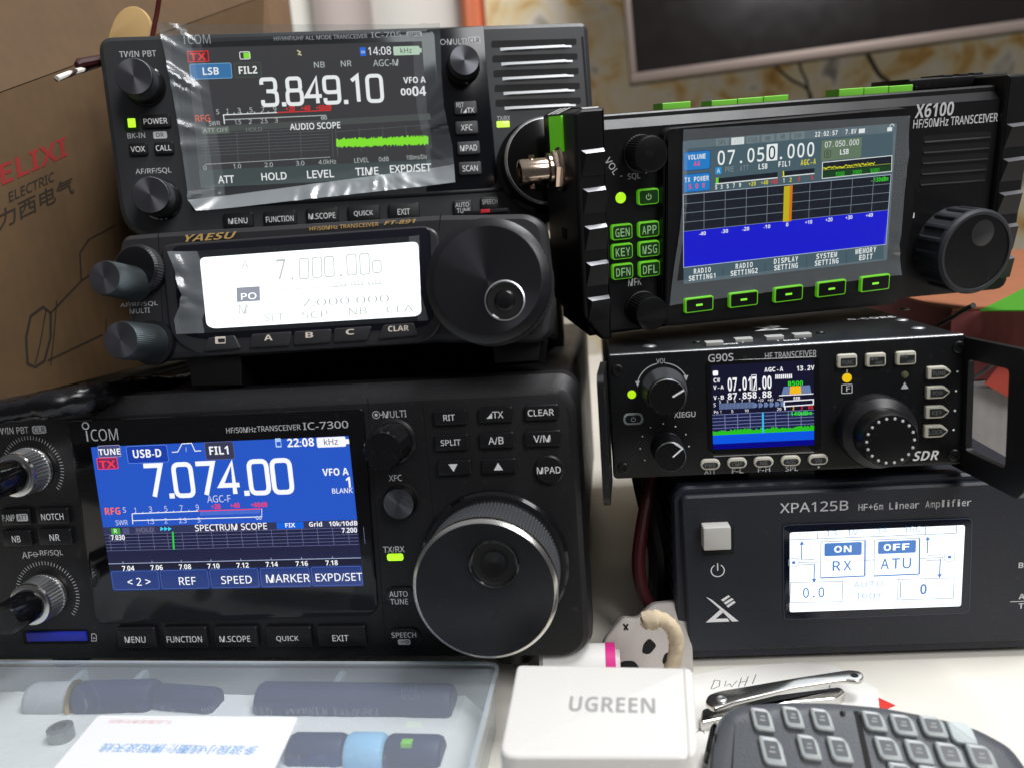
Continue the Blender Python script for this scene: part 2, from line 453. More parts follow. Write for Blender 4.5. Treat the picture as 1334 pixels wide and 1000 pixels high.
# ================================================================== large transceiver with blue screen, bottom left
def build_lower_left():
    R, T = pose(-7.5, -6.0, .46, (-104.2, -109.8, -267.4))
    d = Dev('radio_transceiver', 'large black radio with a blue screen and the biggest tuning dial', 'radio', R, T, (6, -55, -40), GROUP)
    # case behind the front panel
    g = Geo(); g.box(-111, 123, -46, 41, -238, -12, PL, 1.5, r=3)
    for i in range(16): g.box(-90 + i * 12, -84 + i * 12, 41, 41.6, -210, -60, GAP)
    d.mk('case', g)
    g = Geo()
    P0 = rr(6, -5.6, 241, 98.6, 7, 8); P1 = rr(6, -5.6, 241, 98.6, 7, 8); P2 = rr(6, -7.2, 238.6, 94.4, 8, 8); P3 = rr(6, -8.2, 235.2, 91.6, 8.5, 8)
    g.loft([(P0, -15), (P1, -6), (P2, -1.3), (P3, 0)], PL)
    d.mk('front_panel', g, smooth=25)
    # feet, front pair unfolded
    for x in (-85, 96):
        g = Geo(); g.lathe(0, 0, [(8, 0), (8, 16), (9, 18), (9, 19)], PLD, 32)
        q = Geo(); q.add([(x + a, -46 - (19 - c) + 0 - 0, -22 + b) for a, b, c in [(p[0], p[1], p[2]) for p in g.v]], g.f, PLD)
        d.mk('foot', q)
    # display block
    g = Geo()
    B = fillet(d.poly([(90, 547), (474, 530), (493, 788), (486, 799), (134, 811), (126, 803)]), 2.2)
    g.extr(B, 0, 1.1, PLG, .7)
    d.mk('display_bezel', g)
    z = 1.16
    g = Geo()
    A, Wt, Bt = (40, 88, 196), (240, 244, 255), (20, 24, 44)
    blue, dk, hdr = glow((38, 86, 196)), glow((34, 36, 66)), glow((52, 54, 88))
    bar, barb, wht, red, org = glow((36, 58, 122)), glow((84, 112, 190)), glow((250, 252, 255)), glow((255, 60, 72)), glow((255, 112, 60))
    pale, grn, cyn = glow((176, 190, 226)), glow((40, 220, 60)), glow((60, 220, 255))
    g.flat([(47.6, 27), (-47.6, 27), (-47.6, -27), (47.6, -27)], z, blue)
    y0 = d.p(141, 686, z)[1]; yb = d.p(147, 742, z)[1]; yt = d.p(143, 695, z)[1]; yg = d.p(145, 716, z)[1]; yl = d.p(146, 733.5, z)[1]
    zz = z + .03
    g.flat([(47.6, y0), (-47.6, y0), (-47.6, yb), (47.6, yb)], zz, dk)
    g.flat([(47.6, y0), (-47.6, y0), (-47.6, yt), (47.6, yt)], zz + .02, hdr)
    g.flat([(47.6, yl), (-47.6, yl), (-47.6, yb), (47.6, yb)], zz + .02, glow((26, 26, 48)))
    g.flat([(47.6, yb), (-47.6, yb), (-47.6, -27), (47.6, -27)], zz + .02, glow((24, 40, 96)))
    z3, z4, z5 = zz + .05, zz + .09, zz + .13
    g.line((-47.6, yl), (47.6, yl), .22, z3, pale)
    for i in range(6):
        y = yt - .2 + (yg - yt) * i / 5; g.line((-47.4, y), (47.4, y), .13, z3, glow((120, 124, 170)))
    for i in range(18):
        x = -47.6 + 5.6 * i + 2; g.line((x, yt), (x, yg), .13, z3 + .01, glow((120, 124, 170)))
    for i in range(8):
        x = -41.8 + 11.3 * i; g.line((x, yl), (x, yl + .8), .2, z4, pale)
    d.seg(g, (225, 692), (226.5, 715), .6, z4, grn)
    # bottom soft keys
    for i, t in enumerate(('<2>', 'REF', 'SPEED', 'MARKER', 'EXPD/SET')):
        x0 = -47.2 + 19.04 * i
        P = rr(x0 + 9.2, (yb - 27) / 2, 18.2, abs(yb + 27) - 1.0, .8)
        g.flat(P, z3, bar); g.stroke(P, .16, z4, barb, closed=True)
    for t, u, v, w in (('< 2 >', 181, 757, 30), ('REF', 244, 756, 22), ('SPEED', 308, 754.5, 40), ('MARKER', 375, 752.5, 57), ('EXPD/SET', 441.5, 751, 61)):
        d.T_(g, t, u, v, w, wht, z5)
    d.rect(g, 127, 580.5, 158, 594, z3, glow((70, 74, 120)), .5, frame=glow((150, 156, 200)), fw=.2)
    d.T_(g, 'TUNE', 142.5, 588, 28, wht, z5, bold=.03)
    d.rect(g, 126, 596.5, 154, 609.5, z3, glow((116, 44, 96)), .3, frame=red, fw=.28)
    d.T_(g, 'TX', 140, 604, 21, red, z5, h=9, bold=.02)
    d.rect(g, 164, 581, 220, 601, z3, glow((26, 62, 168)), .7, frame=glow((96, 140, 230)), fw=.2)
    d.T_(g, 'USB-D', 191.5, 590, 37, wht, z5, h=10.5, bold=.02)
    g.stroke([d.p(*q, z3) for q in ((224, 588.5), (231.5, 588), (237, 577.5), (249.5, 576.8), (254, 587), (262, 586.5))], .3, z3, wht)
    d.seg(g, (242.5, 588), (242.3, 582), .25, z4, pale)
    d.rect(g, 266, 576, 306, 597, z3, glow((56, 58, 84)), .7, frame=glow((92, 96, 140)), fw=.2)
    d.T_(g, 'FIL1', 285, 586, 25, wht, z5, h=10.5, bold=.02)
    d.rect(g, 358, 570.5, 367, 582, z3, glow((170, 205, 250)), .3); d.rect(g, 360, 575, 366, 580, z4, blue)
    d.T_(g, '22:08', 391.5, 575.8, 35, wht, z5, h=11, bold=.02)
    d.rect(g, 412, 569.5, 451, 581, z3, wht, .5); d.rect(g, 450, 571.5, 455, 577.5, z3 + .01, wht)
    d.T_(g, 'kHz', 431, 574.5, 18, glow((70, 74, 90)), z5)
    big_figures(d, g, '7.074.00', 283, 623, 190, 40, wht, z4)
    d.T_(g, 'VFO A', 437, 614, 34, wht, z5, h=9.5, bold=.02)
    d.T_(g, '1', 453.5, 627.5, 6, wht, z5, h=14, bold=.03)
    d.T_(g, 'BLANK', 446, 638.5, 27, wht, z5, h=6.5)
    d.T_(g, 'AGC-F', 285, 649, 31, glow((200, 208, 236)), z5, h=9)
    d.T_(g, 'RFG', 146.5, 665, 20, org, z5, h=9, bold=.02)
    for t, u, v, w in (('S', 162, 663.5, 4), ('1', 176, 664, 2), ('3', 196, 662.5, 4), ('5', 216, 662, 4), ('7', 236, 661, 4), ('9', 257, 660, 4)):
        d.T_(g, t, u, v, w, glow((200, 208, 236)), z5, h=7)
    for t, u, v, w in (('+20', 281, 659, 12), ('+40', 306, 657.5, 12), ('+60dB', 337.5, 656.5, 21)): d.T_(g, t, u, v, w, red, z5, h=6.5, bold=.02)
    d.seg(g, (172, 668.5), (258, 665), .3, z4, wht); d.seg(g, (258, 665), (341, 662), .3, z4, red)
    d.seg(g, (172, 677.5), (341, 672.5), .3, z4, wht)
    d.seg(g, (172, 668.5), (173, 682), .3, z4 + .01, wht); d.seg(g, (341, 662), (341, 673), .2, z4 + .01, wht)
    for i in range(56): d.seg(g, (261 + i * 1.4, 665.5 - i * .05), (261.3 + i * 1.4, 670.8 - i * .05), .14, z3, glow((110, 140, 220)))
    for i in range(9): d.seg(g, (176 + i * 10, 666.5 - i * .42), (176 + i * 10, 668.3 - i * .42), .2, z4 + .02, wht)
    for t, u, v, w in (('SWR', 158.5, 680, 16), ('1.5', 196, 678.5, 9), ('2', 216, 677.7, 4), ('2.5', 238, 677.3, 10), ('3', 259, 676.5, 4), ('\u221e', 337, 673.8, 8)):
        d.T_(g, t, u, v, w, glow((200, 208, 236)), z5, h=6.5 if len(t) > 1 or t == '2' or t == '3' else 5)
    d.rect(g, 144.5, 687.5, 157, 695, z3 + .01, glow((60, 170, 40))); d.T_(g, 'R', 150.5, 691, 4, wht, z5, h=5)
    d.rect(g, 159, 687, 169, 694.5, z3 + .01, glow((80, 82, 120)))
    d.rect(g, 175, 685.5, 203, 693.5, z3 + .01, glow((66, 66, 96))); d.T_(g, 'HOLD', 189, 689.5, 22, glow((120, 118, 150)), z5, h=5.5)
    for i in range(3): g.flat([d.p(209 + i * 5, 685.5, z5), d.p(213.5 + i * 5, 688, z5), d.p(209 + i * 5, 691, z5)], z5, cyn)
    d.T_(g, 'SPECTRUM SCOPE', 300.5, 685.8, 94, wht, z5, h=8.5, bold=.01)
    d.rect(g, 360, 680, 396, 687.5, z3 + .01, glow((20, 98, 220))); d.T_(g, 'FIX', 378, 683.3, 13, wht, z5, h=5.5, bold=.03)
    d.T_(g, 'Grid', 411, 682, 17, wht, z5, h=6.5, bold=.02); d.T_(g, '10k/10dB', 447, 681, 37, wht, z5, h=6.5, bold=.02)
    d.T_(g, '7.200', 455, 690, 20, wht, z5, h=6.5, bold=.02); d.T_(g, '7.030', 153.5, 699.5, 18, wht, z5, h=6.5, bold=.02)
    for t, u, v in (('7.04', 167, 740.5), ('7.06', 204, 739.5), ('7.08', 241, 738.5), ('7.10', 278, 737.5), ('7.12', 316, 736.5), ('7.14', 354, 735.3), ('7.16', 393, 734.3), ('7.18', 432, 733.3)):
        d.T_(g, t, u, v - 1, 16, wht, z5, h=6.5, bold=.02)
    d.mk('screen', g)
    # print on the panel
    g = Geo(); z = .08
    icom_mark(d, g, 132, 566, 43, GRY, 1.16)
    d.T_(g, 'HF/50MHz', 314, 559.5, 39, GRY, 1.16, h=7); d.T_(g, 'TRANSCEIVER', 363, 557, 57, GRY, 1.16, h=7)
    d.T_(g, 'IC-7300', 424, 553.5, 59, GRY, 1.16, h=9.5)
    d.T_(g, 'TWIN PBT', 16, 560.5, 42, GRY, z, h=8)
    d.rect(g, 41, 554.5, 61, 564, z, GRY, .8); d.T_(g, 'CLR', 51, 559.2, 15, GAP, z + .05, h=6.5)
    d.T_(g, 'MULTI', 514, 539, 31, GRY, z, h=9)
    k = d.sc(490, 540, z); c = d.p(490, 540, z)
    g.stroke(circ(*c, 4.6 * k, 24), .22, z, GRY, closed=True); g.flat(circ(*c, 2 * k, 16), z + .02, GRY); d.seg(g, (495, 540), (499, 539.8), .3, z, GRY)
    d.T_(g, 'XFC', 515, 622, 17, GRY, z, h=8); d.T_(g, 'TX/RX', 513, 715, 28, GRY, z, h=8)
    d.T_(g, 'AF', 35, 722.5, 13, GRY, z, h=8); d.T_(g, 'RF/SQL', 67, 720, 30, GRY, z, h=8)
    k = d.sc(46, 721, z); c = d.p(46, 721.5, z); g.stroke(circ(*c, 2.8 * k, 16), .2, z, GRY, closed=True); d.seg(g, (41, 722), (51, 721.2), .25, z + .02, GRY)
    g.stroke([d.p(*q, z) for q in ((119.5, 825), (123, 824.7), (125.5, 827), (125.5, 834), (119.5, 834.3))], .3, z, GRY, closed=True)
    d.seg(g, (121.5, 830.5), (124, 830.5), .5, z + .02, GRY)
    ticks(d, g, 43, 610, 35.5, 46, -42, 218, 4.5, .22, GRY); ticks(d, g, 62, 773, 36.5, 46, -42, 218, 4.5, .22, GRY)
    # panel seams
    for P in (((479, 518), (503, 850)), ((551, 530), (566, 690))):
        d.seg(g, P[0], P[1], .28, z, GAP)
    g.stroke([d.p(*q, z) for q in ((480, 786), (560, 783), (575, 800))], .3, z + .01, GAP)
    d.mk('lettering', g)
    # keys
    K_ = []
    for u, v, w, h, t, tw in ((586, 543.5, 44, 20, 'RIT', 15), (645.5, 540, 45, 20, '\u25e2TX', 22), (705.5, 537, 45, 20, 'CLEAR', 34),
                              (588, 576, 45, 21, 'SPLIT', 26), (647, 573.5, 46, 21, 'A/B', 20), (707, 571, 48, 21, 'V/M', 22), (591.5, 609, 44, 20, '\u25bc', 12), (650, 607, 45, 20, '\u25b2', 12)):
        d.key(u, v, w, h, 1.5, [(t, u - 1, v, tw)], BTNB, r=.9, tm=WHT)
    for u, v, w, t, tw in ((177, 830.5, 51, 'MENU', 27), (241, 830, 57, 'FUNCTION', 46), (307, 829.5, 57, 'M.SCOPE', 40), (375.5, 829.5, 60, 'QUICK', 29), (444.5, 828.5, 63, 'EXIT', 21)):
        d.key(u, v, w, 27, 2.0, [(t, u - 1, v + 2, tw, 8)], BTNB, r=.7, tm=WHT, bev=.7)
    for u, v, w, t, tw in ((20, 673.5, 38, 'P.AMP', 16), (68, 672, 42, 'NOTCH', 29), (21, 701, 38, 'NB', 11), (71, 699, 43, 'NR', 13)):
        d.key(u, v, w, 20, 1.5, [(t, u - 0 - (9 if t == 'P.AMP' else 0), v + .5, tw, 8)], BTNB, r=.7, tm=WHT)
    g = Geo(); d.rect(g, 20.5, 669, 37, 678, 1.6, GRY, .5); d.T_(g, 'ATT', 29, 673.5, 12, GAP, 1.65, h=6); d.mk('key_badge', g)
    g = Geo(); c = d.p(715, 612, 1.5); r = 19.5 * d.sc(715, 612, 1.5)
    g.lathe(*c, [(r, -1), (r, 1), (r - .5, 1.5)], BTNB, 40); d.T_(g, 'MPAD', 715, 612, 31, WHT, 1.56, h=9); d.mk('button', g)
    x, y, W, H = d.crect(521, 777, 38, 24, 1.2); g = Geo(); g.extr(rr(x, y, W, H, H / 2.4), -1, 1.2, BTNB, .4)
    d.T_(g, 'AUTO', 519, 773, 24, WHT, 1.26, h=7.5); d.T_(g, 'TUNE', 520, 783, 23, WHT, 1.26, h=7.5); d.mk('button', g)
    x, y, W, H = d.crect(527, 830, 41, 23, 1.2); g = Geo(); g.extr(rr(x, y, W, H, H / 2.2), -1, 1.2, BTNB, .4)
    d.T_(g, 'SPEECH', 526, 826.5, 32, WHT, 1.26, h=7); d.rect(g, 518, 832, 535, 839, 1.24, GRY, .6); d.seg(g, (522, 835.5), (528, 835.3), .25, 1.28, GAP)
    g.stroke(circ(*d.p(530.5, 835.3, 1.28), .5, 12), .25, 1.28, GAP, closed=True); d.mk('button', g)
    # small round XFC key and lamp
    g = Geo(); c = d.p(519, 656, 4); k = d.sc(519, 656, 4)
    g.lathe(*c, [(24 * k, .05), (24 * k, .5), (22 * k, .7), (21 * k, 3.2), (19.5 * k, 4)], PLS, 48, mats=[PLS, GAP, CAPD, CAPD, CAP]); d.mk('button', g)
    g = Geo(); x, y, W, H = d.crect(514.5, 725.5, 21, 9, .5); g.extr(rr(x, y, W, H, .8), -.5, .5, glow((176, 255, 40), 1.3), .2); d.mk('indicator_light', g)
    g = Geo(); d.rect(g, 28, 820, 117, 838, .1, GAP, .6); g.mats and None
    a = d.p(33, 824, 1.2); b = d.p(112, 834.5, 1.2); g.box(a[0], b[0], b[1], a[1], -4, 1.2, mat('blue_plastic', (36, 48, 168), .35), .3); d.mk('memory_card_slot', g)
    # multi knob
    h = 15; c = d.p(498, 587, h); k = d.sc(498, 587, h); r = 26.5 * k
    g = Geo(); g.lathe(*c, [(r * 1.16, .05), (r * 1.16, .9), (r * 1.04, 1.4), (r, 1.5), (r, 4, .25), (r * .98, h - .9, .25), (r * .9, h)], PLS, 96, knurl=16, mats=[GAP, PLS, GAP, CAPD, CAPD, CAPD, CAPD]); d.mk('knob', g)
    # dual concentric knobs
    for (u0, v0), (u1, v1), (u2, v2) in (((43, 610), (28, 620), (2, 634)), ((62, 773), (40, 787), (12, 800))):
        x, y = d.p(u0, v0, 0)
        k = d.sc(u0, v0)
        q1 = d.p(u1, v1, 10); dx, dy = (q1[0] - x) / 10 * .3, (q1[1] - y) / 10 * .3
        g = Geo(); g.lathe(x, y, [(8.4, .1), (8.6, 1.0), (8.6, 1.1), (8.3, 2.0), (8.3, 2.2, .35), (7.9, 8.6, .35), (7.9, 8.7), (7.7, 9.6), (6.6, 10)], SILB, 160, knurl=40, mats=[SIL, SIL, SIL, SILB, SILB, SILB, SIL, SIL, SILB]); kn = d.mk('knob', g)
        g = Geo(); g.lathe(x, y, [(6.1, 10), (6.1, 11), (5.9, 12), (5.7, 21), (5.2, 22.4), (0.001, 22.5)], PLG, 64); d.mk('inner_knob', g, kn)
    # main tuning dial
    h = 25; c = d.p(631, 769, h); k = d.sc(631, 769, h); r = 95 * k
    g = Geo(); g.lathe(*c, [(r * 1.10, .1), (r * 1.10, 2.6), (r * 1.06, 3.4), (r * 1.0, 3.5)], PLS, 96, mats=[PLG, PLG, PLS, GAP]); d.mk('dial_skirt', g)
    g = Geo(); g.lathe(*c, [(r * .99, 3), (r * .99, 6), (r * .985, 6.2, .35), (r * .985, h - 4.6, .35), (r * .97, h - 4.2), (r * .975, h - 3.6), (r, h - 3.2), (r, h - 1.1), (r * .955, h - .05), (r * .95, h)], RUB, 480, knurl=120,
                      mats=[PLS, PLS, RUB, RUB, GAP, SIL, SIL, SIL, SIL, mat('dial_face', (42, 43, 46), .36, metal=.6, aniso=.7, wear=.10)])
    dial = d.mk('tuning_dial', g)
    # finger dimple: a raised ring round a cup
    fx, fy = d.p(643.5, 733.5, h + .5); kk = d.sc(643.5, 733.5, h); q = 33 * kk
    g = Geo(); g.lathe(fx, fy, [(q, h), (q, h + .6), (q * .93, h + .9), (q * .86, h + .5), (q * .72, h + .04), (q * .52, h + .04), (q * .5, h + .5), (q * .3, h + .35), (.001, h + .1)], PLG, 48, mats=[PLG, PLG, PLG, GAP, GAP, PLG, CAPD, CAPD, CAPD]); d.mk('finger_dimple', g, dial)
    return d
build_lower_left()
# ================================================================== portable transceiver, top left
def build_top_left():
    R, T = pose(6.9, -9.4, -1.5, (-55.3, 22.3, -354.8))
    d = Dev('radio_transceiver', 'portable black radio with speaker slots at its right end, on top at the back', 'radio', R, T, (0, -42, -40), GROUP)
    g = Geo(); g.box(-97, 97, -40, 39.5, -70, -10, PLD, 3, r=5)
    g.box(-101, -92, -6, 27, -48, -16, PLD, 2)
    d.mk('case', g)
    O = fillet(d.poly([(125.5, 48), (765.5, 28.5), (782, 283), (160.5, 312)]), [6, 3.5, 12, 14], 7)
    g = Geo()
    O = inset(O, -.5)
    g.loft([(inset(O, .6), -16), (inset(O, .0), -8), (inset(O, .1), -2.6), (inset(O, .8), -.9), (inset(O, 2.4), 0)], mat('slate_grey_plastic', (50, 51, 53), .40, bump=.12, bscale=2200, var=.06, wear=.05))
    d.mk('front_panel', g, smooth=25)
    # seam strip at the right end
    g = Geo(); a = d.p(757, 27); b = d.p(767, 140)
    d.seg(g, (758.5, 48), (767, 160), 1.0, .05, GAP); d.mk('side_seam', g)
    # shiny control column
    g = Geo(); Cc = fillet(d.poly([(555, 39), (630, 34), (634, 90), (642, 170), (648, 238), (640, 245), (556, 252)]), [1, 1, 2, 2, 3, 2, 1])
    g.extr(Cc, 0, .35, mat('gloss_blue_black_plastic', (14, 15, 20), .14, var=.04), .15); d.mk('control_column', g)
    # display block
    g = Geo(); B = fillet(d.poly([(222, 58), (566, 41), (580, 238), (252, 262)]), 2.5); g.extr(B, 0, .5, PLG, .3); d.mk('display_bezel', g)
    z = .56; g = Geo()
    hazed_bg, teal, hdr, grid = glow((58, 56, 59)), glow((66, 76, 76)), glow((76, 80, 78)), glow((96, 104, 100))  # background grey has the film's haze and reflections mixed into its glow
    wht, red, grn, pale, dim = glow((252, 252, 252)), glow((246, 40, 36)), glow((140, 240, 40)), glow((196, 220, 196)), glow((190, 196, 192))
    a = d.p(243, 63, z); b = d.p(563, 230, z); yb = d.p(270, 222, z)[1]; yh0 = d.p(265, 165, z)[1]; yh1 = d.p(265, 174, z)[1]
    g.flat([(b[0], a[1]), (a[0], a[1]), (a[0], b[1]), (b[0], b[1])], z, hazed_bg)
    z2, z3, z4 = z + .04, z + .08, z + .12
    g.flat([(b[0], yb), (a[0], yb), (a[0], b[1]), (b[0], b[1])], z2, teal)
    d.rect(g, 262, 166, 563, 157, z2, None)
    g.flat([d.p(*q, z2) for q in ((560, 148), (561.5, 156), (263, 173.5), (262, 166))], z2, hdr)
    d.rect(g, 244, 67.5, 272, 80, z2, glow((90, 26, 26)), frame=red, fw=.3); d.T_(g, 'TX', 258, 74, 21, red, z4, h=9.5, bold=.02)
    d.rect(g, 312, 68, 326, 77, z2, None, .5, frame=wht, fw=.3); d.rect(g, 317, 69, 325.5, 76, z3, grn)
    g.stroke([d.p(*q, z3) for q in ((387, 66), (391, 68), (389, 71), (393, 72))], .5, z3, glow((220, 210, 160)))
    d.rect(g, 468.5, 62, 477, 73, z2, glow((30, 110, 230)), .3); d.T_(g, 'SD', 472.8, 68, 5, wht, z3)
    d.T_(g, '14:08', 494.5, 66.5, 30, wht, z4, h=10.5); d.rect(g, 512, 61, 547, 71.5, z2, pale, .4); d.rect(g, 546, 63, 549.5, 68.5, z2 + .01, pale); d.T_(g, 'kHz', 529, 66, 15, glow((70, 80, 74)), z3)
    d.T_(g, 'NB', 416, 84.5, 14, dim, z4, h=7.5); d.T_(g, 'NR', 451, 83, 14, dim, z4, h=7.5); d.T_(g, 'AGC-M', 502.5, 82, 33, dim, z4, h=8.5)
    d.rect(g, 247, 84, 302.5, 102, z2, glow((54, 118, 176)), .5, frame=glow((130, 180, 214)), fw=.25); d.T_(g, 'LSB', 274.5, 93, 21, wht, z4, h=10, bold=.02)
    d.rect(g, 305, 82.5, 341, 100.5, z2, glow((58, 62, 58)), .5, frame=glow((80, 88, 84)), fw=.2); d.T_(g, 'FIL2', 323, 91.5, 24, wht, z4, h=10, bold=.02)
    big_figures(d, g, '3.849.10', 420, 118, 156, 33, wht, z3)
    d.T_(g, 'VFO A', 540, 104.5, 29, wht, z4, h=8, bold=.02); d.T_(g, '00', 529, 120, 14, wht, z4, h=9, bold=.02); d.T_(g, '04', 546, 119, 18, wht, z4, h=12.5, bold=.02)
    d.T_(g, 'RFG', 264, 154.5, 19, glow((250, 104, 50)), z4, h=9)
    for t, u, v, w in (('S', 283.5, 146, 4), ('1', 296, 145, 2), ('3', 311.5, 144, 4), ('5', 327, 143.5, 4), ('7', 342.5, 143, 4), ('9', 358, 142.5, 4)): d.T_(g, t, u, v, w, dim, z4, h=6.5)
    for t, u, v, w in (('+20', 378, 142, 12), ('+40', 398, 141, 12), ('+60dB', 421.5, 140, 20)): d.T_(g, t, u, v, w, red, z4, h=6.5, bold=.02)
    d.seg(g, (291, 150), (361, 147), .35, z3, wht); d.seg(g, (361, 147), (431, 144), .35, z3, red); d.seg(g, (291, 156.5), (425, 150.5), .35, z3, dim); d.seg(g, (291, 149.5), (292.5, 162), .35, z3 + .01, wht)
    for i in range(8): d.seg(g, (296 + i * 8.9, 147.3 - i * .33), (296 + i * 8.9, 149.5 - i * .33), .25, z3 + .02, wht)
    for t, u, v, w in (('SWR', 279.5, 161, 15), ('1.5', 310, 159.5, 8), ('2', 326, 158.7, 4), ('2.5', 344, 158, 9), ('3', 360, 157, 4), ('\u221e', 422, 154, 8)): d.T_(g, t, u, v, w, dim, z4, h=6 if t != '\u221e' else 4.5)
    d.rect(g, 262.5, 166, 299, 174, z3, glow((96, 104, 96)), .2); d.T_(g, 'ATT OFF', 281, 170, 33, glow((170, 180, 168)), z4, h=5.5); d.T_(g, 'HOLD', 331, 169, 21, glow((120, 128, 122)), z4, h=5.5)
    d.T_(g, 'AUDIO SCOPE', 410.5, 164.5, 66, wht, z4, h=8.5, bold=.014)
    for i in range(8): d.seg(g, (262, 175 + i * 4), (429, 166.5 + i * 4.1), .16, z2, grid)
    for i in range(5): d.seg(g, (267 + i * 41.3, 175 - i * 2.1), (269 + i * 41.3, 214 - i * 2.1), .16, z2 + .01, grid)
    for i in range(5): d.seg(g, (437 + i * 30.5, 168 - i * 1.6), (440 + i * 30.5, 200 - i * 1.6), .14, z2 + .01, grid)
    d.seg(g, (436, 172), (558, 163), .14, z2, grid); d.seg(g, (437, 168), (440, 204), .14, z2 + .02, grid)
    up = []; dn = []
    for i in range(121):
        u = 438 + i; v = 187 - i * .034
        up.append(d.p(u, v - 4.0 - random.random() * 3.2, z4)); dn.append(d.p(u, v + 3.6 + random.random() * 3.2, z4))
    V = [(*q, z3) for q in up + dn]; g.add(V, [(i, i + 1, 121 + i + 1, 121 + i) for i in range(120)], grn)
    d.seg(g, (267, 214.5), (430, 205), .2, z3, dim)
    for t, u, v, w in (('0', 267, 219, 4), ('1.0', 309, 216.8, 10), ('2.0', 350, 215, 11), ('3.0', 391, 213, 11), ('4.0kHz', 426.5, 211, 23), ('LEVEL', 471, 209, 19), ('0dB', 500, 207.5, 13), ('100ms/Div', 543, 205, 27)): d.T_(g, t, u, v, w, dim, z4, h=6)
    for t, u, v, w in (('ATT', 294.5, 234, 21), ('HOLD', 357, 230, 33), ('LEVEL', 417.5, 227, 35), ('TIME', 478, 223.5, 30), ('EXPD/SET', 535, 219.5, 54)): d.T_(g, t, u, v, w, wht, z4, h=10, bold=.014)
    d.mk('screen', g)
    # print
    g = Geo(); z = .6
    icom_mark(d, g, 256, 51.5, 36, GRY, .62)
    d.T_(g, 'HF/VHF/UHF ALL MODE TRANSCEIVER', 418, 49, 122, GRY, .62, h=5.5); d.T_(g, 'IC-705', 503, 45.5, 39, GRY, .62, h=7)
    d.rect(g, 529, 41.5, 550, 48.5, .62, GRY, .8); d.T_(g, 'GPS', 539.5, 45, 15, GAP, .68, h=5)
    d.T_(g, 'TWIN PBT', 179.5, 70.5, 48, GRY, .08, h=8); d.T_(g, 'BK-IN', 177.5, 177, 23, GRY, .08, h=7)
    d.rect(g, 199, 172, 218, 180.5, .08, GRY, .6); d.T_(g, 'DR', 208.5, 176, 10, GAP, .12, h=5.5); d.T_(g, 'AF/RF/SQL', 200, 223.5, 47, GRY, .08, h=8.5)
    d.T_(g, 'MULTI', 595.5, 54.5, 26, GRY, .42, h=7.5); d.rect(g, 610, 48.5, 626, 57, .42, GRY, .5); d.T_(g, 'CLR', 618, 52.8, 13, GAP, .47, h=6)
    c = d.p(577, 55, .42); k = d.sc(577, 55); g.stroke(circ(*c, 3.2 * k, 20), .25, .42, GRY, closed=True); d.seg(g, (580.5, 55), (583, 54.8), .3, .42, GRY)
    d.T_(g, 'TX/RX', 656, 154.3, 17, GRY, .08, h=5.5)
    d.mk('lettering', g)
    # knobs: three plain turned caps
    for u, v, r, h in ((174, 99.5, 25.5, 14), (196, 254, 25.5, 14), (605, 78.5, 20, 10)):
        c = d.p(u, v, h); k = d.sc(u, v, h); q = r * k
        g = Geo(); g.lathe(*c, [(q * 1.13, .05), (q * 1.13, 1.0), (q * 1.04, 1.4), (q * 1.03, h * .5, .12), (q * 1.0, h - .9, .12), (q * .95, h - .1), (q * .93, h)], PLS, 240, knurl=60, mats=[PLG, PLG, PLS, RUB, PLS, CAP, CAP]); d.mk('knob', g)
    # power lamp and keys
    x, y, W, H = d.crect(171, 161, 19, 21, .3); g = Geo(); g.extr(rr(x, y, W, H, .8), -.5, .3, mat('green_lens', (20, 52, 14), .2), .2)
    x, y, W, H = d.crect(171.5, 160.5, 10, 12, .36); g.extr(rr(x, y, W, H, .3), 0, .5, glow((190, 255, 50), 1.2), .1); d.mk('indicator_light', g)
    for u, v, w, h, t, tw in ((203, 158, 38, 18, 'POWER', 31), (180, 194.5, 24, 17, 'VOX', 19), (213.5, 193, 25, 17, 'CALL', 20)):
        d.key(u, v, w, h, 1.2, [(t, u - .5, v, tw, 7.5)], BTNB, r=.9, tm=WHT, bev=.35)
    for u, v, h, t, tw in ((606.5, 140.5, 17, None, 0), (608, 166.5, 17, 'XFC', 15), (610.5, 193, 17, 'MPAD', 22), (612.5, 219.5, 17, 'SCAN', 20)):
        tx = [(t, u, v, tw, 7.5)] if t else [('RIT', 599.5, 137, 10, 6), ('/\u25e2TX', 609, 144, 18, 6.5)]
        d.key(u, v, 30, h, 1.6, tx, BTN, r=.9, tm=WHT, z0=0, bev=.4)
    for u, v, w, t, tw in ((310.5, 287.5, 39, 'MENU', 25), (365, 285, 43, 'FUNCTION', 36), (420, 281, 42, 'M.SCOPE', 35), (474, 278, 42, 'QUICK', 25), (526.5, 275.5, 41, 'EXIT', 16)):
        d.key(u, v, w, 21, 1.4, [(t, u - .5, v + .5, tw, 7.5)], BTNB, r=1.2, tm=WHT, bev=.4)
    d.key(603, 270.5, 25, 19, 1.4, [('AUTO', 602, 267, 18, 6), ('TUNE', 604, 274.5, 18, 6)], BTNB, r=1, tm=GRY, bev=.4)
    d.key(638.5, 266, 24, 18, 1.4, [('SPEECH', 638, 263, 20, 6)], BTNB, r=1, tm=GRY, bev=.4)
    # step below the display
    g = Geo(); a = d.poly([(250, 268), (572, 249.5), (655, 245), (655, 249), (573, 254.5), (251, 273)]); g.extr(a, 0, .7, PLS, .3); d.mk('lower_ridge', g)
